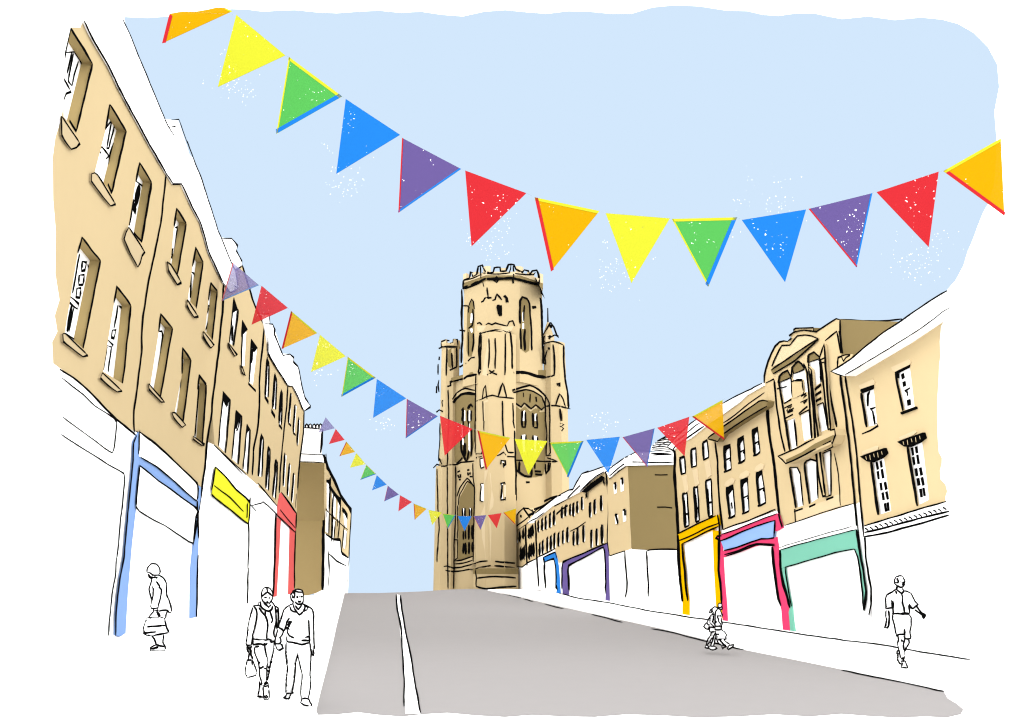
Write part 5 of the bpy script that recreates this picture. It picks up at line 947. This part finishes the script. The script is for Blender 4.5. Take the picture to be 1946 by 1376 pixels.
f.finish('person', 'person with centre parting, loop scarf and open jacket carrying a handbag', 'person', [
    [(258, 190), (262, 150), (268, 120), (285, 98), (310, 91), (345, 103), (368, 135), (376, 165), (378, 185)], [(315, 95), (322, 140)], [(258, 190), (290, 160), (322, 140), (350, 158), (372, 182)], [(258, 190), (268, 215), (275, 238), (300, 252)], [(375, 180), (370, 210), (355, 240), (340, 262)],
    ([(290, 197), (312, 197)], 3.2), ([(335, 200), (350, 198)], 3.2), ([(308, 243), (318, 247), (328, 241)], 4.6), [(275, 240), (290, 258), (315, 280), (335, 298), (350, 280), (348, 268)],
    [(252, 240), (235, 248), (226, 270), (245, 290)], [(250, 245), (250, 280), (270, 310), (300, 330), (335, 340), (365, 320), (375, 285)], [(360, 238), (380, 260), (395, 285)], [(300, 335), (298, 385)], [(345, 335), (360, 380), (375, 430), (360, 465)], [(228, 300), (260, 345), (300, 390), (318, 440), (325, 490), (315, 570), (312, 625)],
    [(228, 282), (175, 285), (160, 330), (140, 400), (125, 480), (110, 600), (102, 690), (150, 692)], [(180, 290), (205, 325), (212, 370), (205, 430), (185, 520), (165, 590), (155, 690)], [(170, 600), (168, 628), (230, 640), (300, 640), (330, 628), (355, 635), (360, 668), (390, 650)], [(172, 640), (175, 690), (220, 680), (250, 682), (290, 695), (320, 672)], [(290, 670), (295, 700)],
    [(395, 285), (432, 305), (438, 400), (440, 500), (425, 580), (405, 640), (400, 675), (440, 675)], [(400, 290), (408, 350), (412, 430), (400, 500), (385, 560), (395, 610)], [(412, 350), (425, 320)], [(412, 440), (425, 530)],
    [(110, 695), (108, 740), (125, 775)], [(155, 698), (145, 730), (140, 770)], [(122, 735), (130, 705), (132, 745)], [(402, 680), (420, 725), (445, 752), (480, 730)], [(440, 680), (455, 715)], [(150, 740), (150, 790), (170, 840)],
    [(185, 715), (235, 708)], [(185, 720), (190, 770), (215, 840), (232, 890), (238, 960), (245, 1030), (258, 1075)], [(292, 690), (298, 760), (315, 830), (320, 880), (310, 930)], [(392, 660), (388, 730), (372, 800), (355, 870), (345, 950), (330, 1020), (318, 1065)], [(235, 940), (260, 930), (280, 915)], [(228, 872), (242, 878)], [(285, 935), (310, 940), (312, 1000), (310, 1065)], [(325, 925), (345, 935)], [(320, 960), (335, 970)], [(350, 870), (370, 872)],
    [(258, 1075), (265, 1110), (300, 1128), (330, 1110), (310, 1080), (290, 1082)], [(235, 1075), (240, 1110), (265, 1095)], [(285, 1105), (310, 1098)], [(238, 1112), (228, 1180), (222, 1228), (280, 1240)], [(275, 1130), (280, 1200), (290, 1255), (320, 1262), (340, 1225), (335, 1170), (328, 1115)], [(290, 1230), (310, 1222), (325, 1235), (305, 1248), (290, 1235)]], vox=.008)
# man of the couple
f = Figure((590, 1341), zc)
f.blob([(568, 165), (588, 128), (630, 111), (682, 123), (694, 172), (692, 240), (665, 268), (625, 268), (592, 240), (570, 210)], fat=1.0)
f.blob([(592, 225), (690, 245), (705, 300), (580, 300)], fat=.8)
f.blob([(550, 280), (600, 258), (692, 258), (745, 295), (790, 322), (800, 420), (762, 440), (758, 600), (762, 668), (690, 688), (600, 672), (522, 666), (524, 590), (535, 480), (495, 325)], fat=.55)
f.blob([(560, 270), (495, 322), (445, 470), (425, 530), (400, 640), (400, 680), (450, 682), (465, 610), (500, 545), (530, 455), (565, 350)], .02, .05, fat=.85)
f.blob([(755, 305), (792, 325), (802, 400), (806, 600), (812, 740), (772, 742), (762, 640), (750, 430)], .0, fat=.9)
f.blob([(518, 655), (640, 670), (645, 785), (620, 860), (608, 1000), (592, 1197), (512, 1194), (518, 1050), (530, 945), (512, 790)], .0, .55, fat=.8)
f.blob([(630, 670), (766, 660), (777, 800), (772, 1030), (768, 1160), (748, 1255), (678, 1258), (668, 1180), (688, 1010), (640, 785)], -.02, .0, fat=.8)
f.blob([(515, 1185), (572, 1190), (566, 1225), (550, 1257), (520, 1250), (492, 1246), (500, 1225)], .55, .6, fat=.9)
f.blob([(680, 1245), (745, 1250), (765, 1290), (788, 1330), (755, 1335), (715, 1328), (672, 1300)], -.02, -.05, fat=.9)
f.limb([(665, 185, -.10), (665, 215, -.135), (665, 222, -.11)], [.009, .016, .012]); f.limb([(576, 175, -.02), (576, 200, -.02)], [.012, .010])
f.hand((790, 735), (800, 800), .0, .95); f.hand((430, 675), (465, 745), .05, .95)
f.finish('person', 'person in a hooded V neck jumper walking beside the one with the scarf', 'person', [
    [(610, 128), (580, 150), (568, 170), (572, 215), (590, 240), (588, 260)], [(595, 125), (630, 112), (680, 124), (694, 170), (692, 245), (690, 262)], [(608, 128), (640, 138), (685, 140)], [(605, 140), (606, 175), (598, 200), (585, 195), (580, 170)], [(590, 130), (605, 160)], ([(622, 192), (645, 190)], 4.2), ([(660, 190), (680, 188)], 4.2), ([(640, 235), (655, 240), (670, 234)], 4.4), [(610, 240), (640, 266), (680, 266), (692, 245)],
    [(588, 260), (560, 275), (495, 322), (470, 400), (442, 470)], [(690, 262), (720, 280), (780, 310), (798, 350), (802, 430), (805, 600), (810, 740)], [(590, 270), (600, 310), (655, 378), (700, 335), (715, 290), (695, 265)], [(555, 290), (570, 330), (600, 345), (625, 350)], [(610, 280), (645, 320), (680, 275)], [(720, 285), (745, 305), (735, 325), (690, 345)],
    [(545, 412), (525, 450), (505, 520), (490, 550)], ([(550, 410), (530, 450), (575, 455), (530, 480), (560, 490), (530, 510), (550, 530)], 4), [(525, 500), (530, 560), (550, 595), (600, 622)], [(752, 430), (755, 520), (758, 600), (715, 612)], [(525, 600), (528, 655), (600, 668), (680, 688), (762, 668)], [(675, 645), (760, 645)], [(758, 590), (762, 668)],
    [(442, 470), (440, 510), (470, 525), (490, 550), (465, 600), (445, 620)], [(430, 530), (412, 600), (400, 672), (450, 680), (465, 660), (458, 620)], [(455, 680), (470, 690), (485, 730), (460, 745)], ([(440, 750), (480, 730)], 4), [(785, 742), (775, 745), (785, 790), (808, 804), (800, 742)],
    [(518, 668), (512, 780), (522, 870), (530, 945), (518, 1050), (512, 1190)], [(640, 785), (620, 850), (612, 940), (608, 1000), (595, 1100), (580, 1180), (590, 1195), (520, 1198)], [(640, 785), (655, 860), (675, 950), (688, 1010), (675, 1120), (670, 1200), (678, 1255)], [(762, 668), (775, 780), (770, 900), (765, 1010), (772, 1040), (765, 1160), (748, 1250)],
    [(520, 1198), (515, 1225), (492, 1246), (545, 1256), (570, 1200)], [(680, 1258), (715, 1250), (750, 1262), (768, 1300), (788, 1332), (745, 1330), (700, 1315), (672, 1295), (680, 1258)]], vox=.008)
# handbag held by the woman
f = Figure((508, 1329), zc)
f.blob([(105, 850), (160, 850), (180, 910), (208, 985), (195, 1015), (115, 1030), (93, 995), (100, 920)], -.04, fat=.6)
f.b.tube([f.pt(*zc((122, 855))[0], -.06), f.pt(*zc((130, 770))[0], -.06), f.pt(*zc((158, 855))[0], -.06)], [.006] * 3, 'white', 6)
f.finish('handbag', 'soft handbag hanging from the hand of the person in the loop scarf', 'handbag', [[(105, 850), (165, 852)], [(108, 852), (98, 920), (94, 990), (115, 1030), (160, 1020), (195, 1012), (207, 985), (190, 920), (170, 870), (160, 850)], [(120, 848), (130, 780), (135, 770), (150, 800), (158, 850), (162, 905)]], vox=.007)
# old person by the blue shop
zo = Z(250, 1050, .14535)
f = Figure((300, 1237), zo)
f.blob([(203, 255), (213, 200), (258, 150), (320, 152), (362, 200), (372, 260), (352, 298), (285, 298), (240, 268)], fat=.9)
f.blob([(210, 250), (290, 285), (285, 330), (262, 342), (240, 325)], fat=.8)
f.blob([(262, 300), (350, 290), (430, 355), (458, 420), (458, 550), (492, 640), (520, 765), (500, 792), (470, 757), (350, 768), (300, 735), (262, 722), (268, 620), (233, 480), (262, 370)], fat=.6)
f.blob([(275, 440), (325, 370), (365, 430), (392, 490), (375, 600), (352, 725), (258, 730), (270, 620)], -.12, fat=.7)
f.blob([(360, 745), (475, 745), (445, 860), (420, 1070), (408, 1180), (440, 1235), (432, 1285), (250, 1285), (245, 1242), (325, 1205), (300, 1120), (268, 1080), (330, 900)], fat=.7)
f.limb([(240, 285, -.0), (222, 305, -.0), (238, 312, 0)], [.01, .014, .01])
f.hand((308, 722), (312, 780), -.12, .7)
f.finish('person', 'stooped person in hat and long coat by the pale blue shop', 'person', [
    [(205, 258), (202, 245), (215, 200), (258, 152), (320, 154), (358, 195), (372, 255), (350, 295), (300, 298), (280, 292), (240, 262), (205, 258)], ([(215, 282), (240, 320), (255, 340)], 4), ([(262, 338), (280, 300)], 5), [(262, 335), (300, 322), (340, 332)], [(350, 296), (400, 325), (432, 365), (455, 415), (455, 550), (485, 620), (510, 700), (518, 760), (500, 790), (470, 757), (410, 757), (362, 768)],
    [(262, 345), (265, 375), (245, 430), (232, 475), (242, 530), (265, 625)], [(275, 445), (285, 480), (283, 560), (268, 640), (258, 700), (265, 730), (350, 725)], [(325, 378), (345, 415), (365, 440), (360, 455), (390, 490), (375, 600), (352, 680), (345, 720)], [(282, 735), (290, 762), (320, 772), (340, 755), (338, 735)], [(310, 765), (325, 755)],
    [(470, 760), (450, 810), (440, 862)], [(265, 1085), (300, 1130), (325, 1205)], [(420, 1075), (408, 1170), (438, 1232), (430, 1282), (340, 1288), (250, 1282), (248, 1245), (325, 1208), (370, 1220), (435, 1232)], ([(250, 1262), (290, 1255), (350, 1235)], 4)], vox=.009)
f = Figure((300, 1237), zo)
f.blob([(200, 862), (330, 850), (420, 862), (440, 900), (455, 960), (487, 1050), (400, 1068), (270, 1085), (200, 1080), (155, 1055), (165, 980), (185, 910)], -.25, fat=.35, cap=9)
f.b.tube([f.pt(*zo(p)[0], -.25) for p in ((235, 860), (290, 775), (312, 768), (345, 790), (372, 850))], [.012] * 5, 'white', 6)
f.finish('bag', 'large soft shopping bag with two handles carried by the stooped person in the hat', 'bag', [
    [(232, 852), (260, 805), (290, 770)], ([(330, 770), (350, 805), (372, 840)], 5), [(195, 862), (250, 855), (330, 851), (400, 858), (430, 870), (445, 930), (460, 985), (485, 1045), (440, 1055), (360, 1070), (270, 1085), (200, 1078), (165, 1050), (160, 985), (180, 930), (200, 865)], [(200, 972), (280, 965), (360, 960), (445, 955)], [(150, 1055), (230, 1048), (325, 1038)]], vox=.009)
# walking man on the right
zm = Z(1660, 1080, .14535)
f = Figure((1718, 1269), zm)
f.blob([(278, 160), (295, 112), (335, 98), (378, 102), (402, 155), (407, 205), (382, 245), (350, 253), (310, 228), (280, 200)], fat=1.0)
f.blob([(302, 215), (372, 240), (400, 300), (370, 335), (295, 285)], fat=.8)
f.blob([(292, 272), (370, 320), (405, 290), (492, 328), (480, 480), (470, 600), (250, 600), (255, 450), (178, 350)], fat=.6)
f.blob([(178, 350), (240, 320), (268, 450), (252, 525), (155, 528), (157, 400)], .0, fat=.8); f.blob([(162, 510), (208, 510), (210, 640), (205, 740), (160, 740), (168, 640)], .0, -.05, fat=.9)
f.blob([(430, 298), (492, 328), (542, 420), (587, 475), (515, 530), (465, 470)], .0, .05, fat=.8); f.blob([(528, 520), (568, 480), (622, 570), (660, 605), (640, 620), (580, 580)], .04, .1, fat=.9)
f.blob([(248, 590), (472, 590), (492, 650), (494, 740), (480, 915), (410, 918), (400, 865), (298, 878), (268, 740)], fat=.65)
f.blob([(312, 860), (392, 860), (408, 920), (395, 1050), (402, 1195), (370, 1190), (345, 1080), (318, 980), (325, 930)], -.05, -.1, fat=.9)
f.blob([(405, 900), (465, 920), (466, 975), (405, 1085), (345, 1130), (330, 1110), (385, 1000)], .08, .35, fat=.85)
f.blob([(335, 1065), (355, 1130), (368, 1190), (347, 1250), (312, 1200), (308, 1110)], .3, .4, fat=.9)
f.blob([(362, 1180), (405, 1190), (425, 1220), (432, 1260), (446, 1303), (375, 1292), (362, 1240)], -.1, -.14, fat=.9)
f.limb([(385, 180, -.08), (404, 205, -.10), (388, 212, -.08)], [.009, .013, .01]); f.limb([(312, 175, -.08), (312, 190, -.08)], [.014, .012])
f.hand((180, 730), (170, 790), -.05, .9); f.hand((635, 595), (660, 660), .1, .9)
f.finish('person', 'person in a short sleeved shirt and knee length shorts, walking alone at the right edge', 'person', [
    [(380, 102), (335, 100), (298, 115), (280, 145), (280, 195), (310, 228), (350, 250), (380, 242), (402, 205), (398, 195), (408, 175), (402, 155), (378, 105)], [(325, 115), (310, 140), (325, 170), (320, 190), (285, 185)], ([(355, 183), (360, 183)], 4), ([(385, 185), (402, 183)], 4), ([(375, 212), (395, 214)], 3.4), [(312, 232), (298, 272)], [(372, 262), (395, 298), (372, 335)],
    [(298, 275), (330, 305), (370, 335), (380, 375), (378, 455), (400, 520), (405, 580)], [(295, 278), (240, 315), (178, 350), (160, 400), (165, 500), (158, 525), (205, 520), (250, 515)], ([(285, 318), (310, 316)], 5), [(230, 420), (255, 460), (258, 595)], ([(248, 450), (250, 500)], 5), [(400, 295), (445, 308), (490, 330), (515, 380), (545, 435), (585, 475), (560, 485), (515, 528), (490, 515), (465, 470), (462, 520), (470, 570), (462, 598)],
    [(165, 552), (165, 620), (172, 670), (160, 740), (145, 775), (180, 778), (200, 750), (205, 640), (198, 552)], [(560, 488), (600, 550), (630, 585), (680, 612), (650, 660), (640, 610), (580, 570), (535, 542)], [(655, 610), (640, 640)], [(242, 598), (320, 590), (360, 602)], ([(360, 602), (410, 588), (465, 602)], 7), [(258, 600), (250, 650), (275, 740), (290, 820), (302, 875), (350, 868), (405, 865), (405, 795)], [(465, 605), (488, 640), (490, 740), (475, 830), (484, 915), (415, 915), (400, 868)],
    ([(305, 880), (330, 875)], 5), [(325, 885), (330, 935), (318, 980), (332, 1050), (350, 1130), (370, 1185), (398, 1192), (398, 1085), (388, 1040), (390, 990), (405, 930), (395, 885)], ([(362, 930), (382, 960)], 4), [(412, 920), (460, 930), (466, 970), (440, 1020), (405, 1085)], [(335, 1065), (308, 1085), (308, 1115), (345, 1120)], [(320, 1125), (310, 1190), (345, 1248), (360, 1240)], [(365, 1212), (415, 1215), (425, 1245), (444, 1300), (400, 1295), (368, 1290), (375, 1245), (362, 1212)], [(372, 1180), (385, 1165), (400, 1190)]], vox=.008)
# small pair crossing the kerb
zp = Z(1320, 1130, .08721)
f = Figure((1353, 1235), zp)
f.blob([(378, 330), (398, 288), (440, 266), (492, 285), (502, 320), (460, 380), (450, 440), (405, 432), (385, 380)], fat=1.0)
f.blob([(345, 312), (378, 310), (382, 345), (362, 398), (318, 392)], fat=.9)
f.blob([(365, 430), (445, 440), (455, 600), (448, 725), (335, 725), (328, 600), (340, 480)], fat=.6)
f.blob([(330, 705), (445, 705), (447, 808), (326, 812)], fat=.6)
f.blob([(350, 470), (395, 480), (385, 590), (450, 690), (430, 705), (355, 640), (335, 560)], -.07, fat=.9)
f.blob([(355, 800), (430, 800), (410, 885), (345, 985), (290, 1100), (255, 1095), (288, 970), (345, 890)], .04, .1, fat=.85); f.blob([(395, 800), (470, 800), (462, 880), (432, 1000), (418, 1130), (345, 1130), (365, 1060), (398, 960)], -.02, fat=.85)
f.blob([(232, 1095), (290, 1105), (318, 1140), (300, 1172), (232, 1158)], .1, fat=.9); f.blob([(315, 1150), (350, 1115), (425, 1115), (495, 1172), (440, 1190), (390, 1210), (315, 1180)], -.02, fat=.9)
f.hand((435, 690), (470, 730), -.05, .6)
f.finish('person', 'small person with ponytail and short skirt in front of the amber shop post', 'person', [
    [(382, 380), (380, 330), (400, 290), (440, 267), (495, 285), (502, 312), (460, 370), (452, 440), (445, 700)], [(350, 318), (375, 310), (382, 345), (362, 395), (318, 395), (340, 350), (350, 318)], [(385, 345), (408, 400), (380, 435), (345, 470), (300, 540), (272, 600)], [(385, 435), (450, 445)], [(345, 480), (335, 560), (345, 620), (395, 670), (430, 700)], [(365, 478), (400, 490), (412, 540), (385, 590), (440, 665)], [(410, 460), (405, 520), (390, 570)], [(340, 710), (445, 715)], [(332, 690), (326, 808), (445, 808)],
    [(360, 812), (350, 890), (290, 970), (258, 1085)], [(385, 930), (345, 1000), (285, 1090)], [(465, 820), (415, 900), (400, 980), (345, 1120)], [(465, 880), (440, 1000), (415, 1120)], [(240, 1098), (232, 1155), (305, 1172), (312, 1140), (270, 1105), (240, 1098)], [(320, 1145), (325, 1180), (390, 1205), (490, 1172), (430, 1130), (330, 1130)]], vox=.006, wd=3.1)
f = Figure((1353, 1235), zp)
f.blob([(272, 590), (332, 480), (348, 490), (338, 660), (322, 680), (300, 762), (195, 700), (210, 670)], .02, fat=.7)
f.finish('backpack', 'little backpack on the back of the small person with the ponytail', 'backpack', [[(272, 600), (280, 640), (310, 665), (345, 660)], [(272, 600), (215, 665), (195, 695), (240, 745), (295, 762), (325, 690)]], vox=.006, wd=3.1)
f = Figure((1370, 1236), zp)
f.blob([(510, 212), (545, 184), (592, 198), (600, 250), (595, 305), (560, 328), (514, 312)], fat=1.0)
f.blob([(515, 290), (575, 300), (580, 350), (510, 350)], fat=.9)
f.blob([(498, 318), (555, 325), (602, 440), (595, 500), (590, 700), (450, 700), (450, 480), (455, 380)], fat=.6)
f.blob([(485, 455), (575, 465), (585, 560), (605, 640), (610, 700), (580, 700), (530, 580)], -.07, fat=.9)
f.blob([(445, 680), (582, 680), (590, 770), (640, 795), (698, 880), (680, 930), (692, 975), (480, 982), (462, 860), (445, 770)], fat=.6)
f.blob([(475, 965), (555, 975), (625, 1095), (580, 1115), (505, 1050)], .02, fat=.9); f.blob([(555, 975), (645, 980), (705, 1045), (760, 1080), (722, 1175), (685, 1145), (615, 1075)], -.04, fat=.85)
f.blob([(585, 1108), (640, 1095), (685, 1098), (690, 1132), (640, 1150), (612, 1188)], .02, fat=.9); f.blob([(705, 1180), (752, 1105), (855, 1088), (842, 1132), (738, 1198)], -.04, fat=.9)
f.hand((595, 690), (620, 770), -.07, .65)
f.finish('person', 'small person in wide shorts striding beside the one with a ponytail', 'person', [
    [(515, 305), (512, 212), (548, 185), (592, 200), (597, 240), (580, 270), (540, 290), (515, 305)], [(515, 310), (560, 328), (600, 318), (598, 240)], [(500, 320), (458, 380), (452, 480), (448, 600), (450, 690), (580, 685)], [(555, 330), (575, 380), (602, 440), (600, 480)], [(485, 462), (570, 470), (575, 440)], [(490, 465), (520, 530), (525, 580), (570, 640), (590, 690)], [(575, 475), (580, 560), (605, 640), (600, 680)], ([(452, 590), (478, 600)], 4), [(450, 690), (448, 765), (580, 765), (582, 690)], [(590, 690), (635, 730), (610, 780), (580, 740)],
    [(455, 790), (462, 850), (470, 900), (490, 915), (480, 980), (560, 978), (690, 972), (680, 915), (698, 880), (650, 810), (600, 780)], [(470, 865), (530, 865)], [(480, 985), (520, 1060), (590, 1110)], [(545, 985), (620, 1085)], [(575, 1000), (630, 1075), (690, 1130)], [(635, 985), (700, 1045), (760, 1080)], [(455, 1060), (510, 1065)], [(590, 1115), (610, 1185), (640, 1150), (690, 1135), (680, 1100), (600, 1110)], [(762, 1080), (715, 1180), (735, 1198), (840, 1130), (852, 1090), (760, 1110)]], vox=.006, wd=3.1)
for o in list(bpy.data.objects):
    if '_o' in o.keys(): del o['_o']
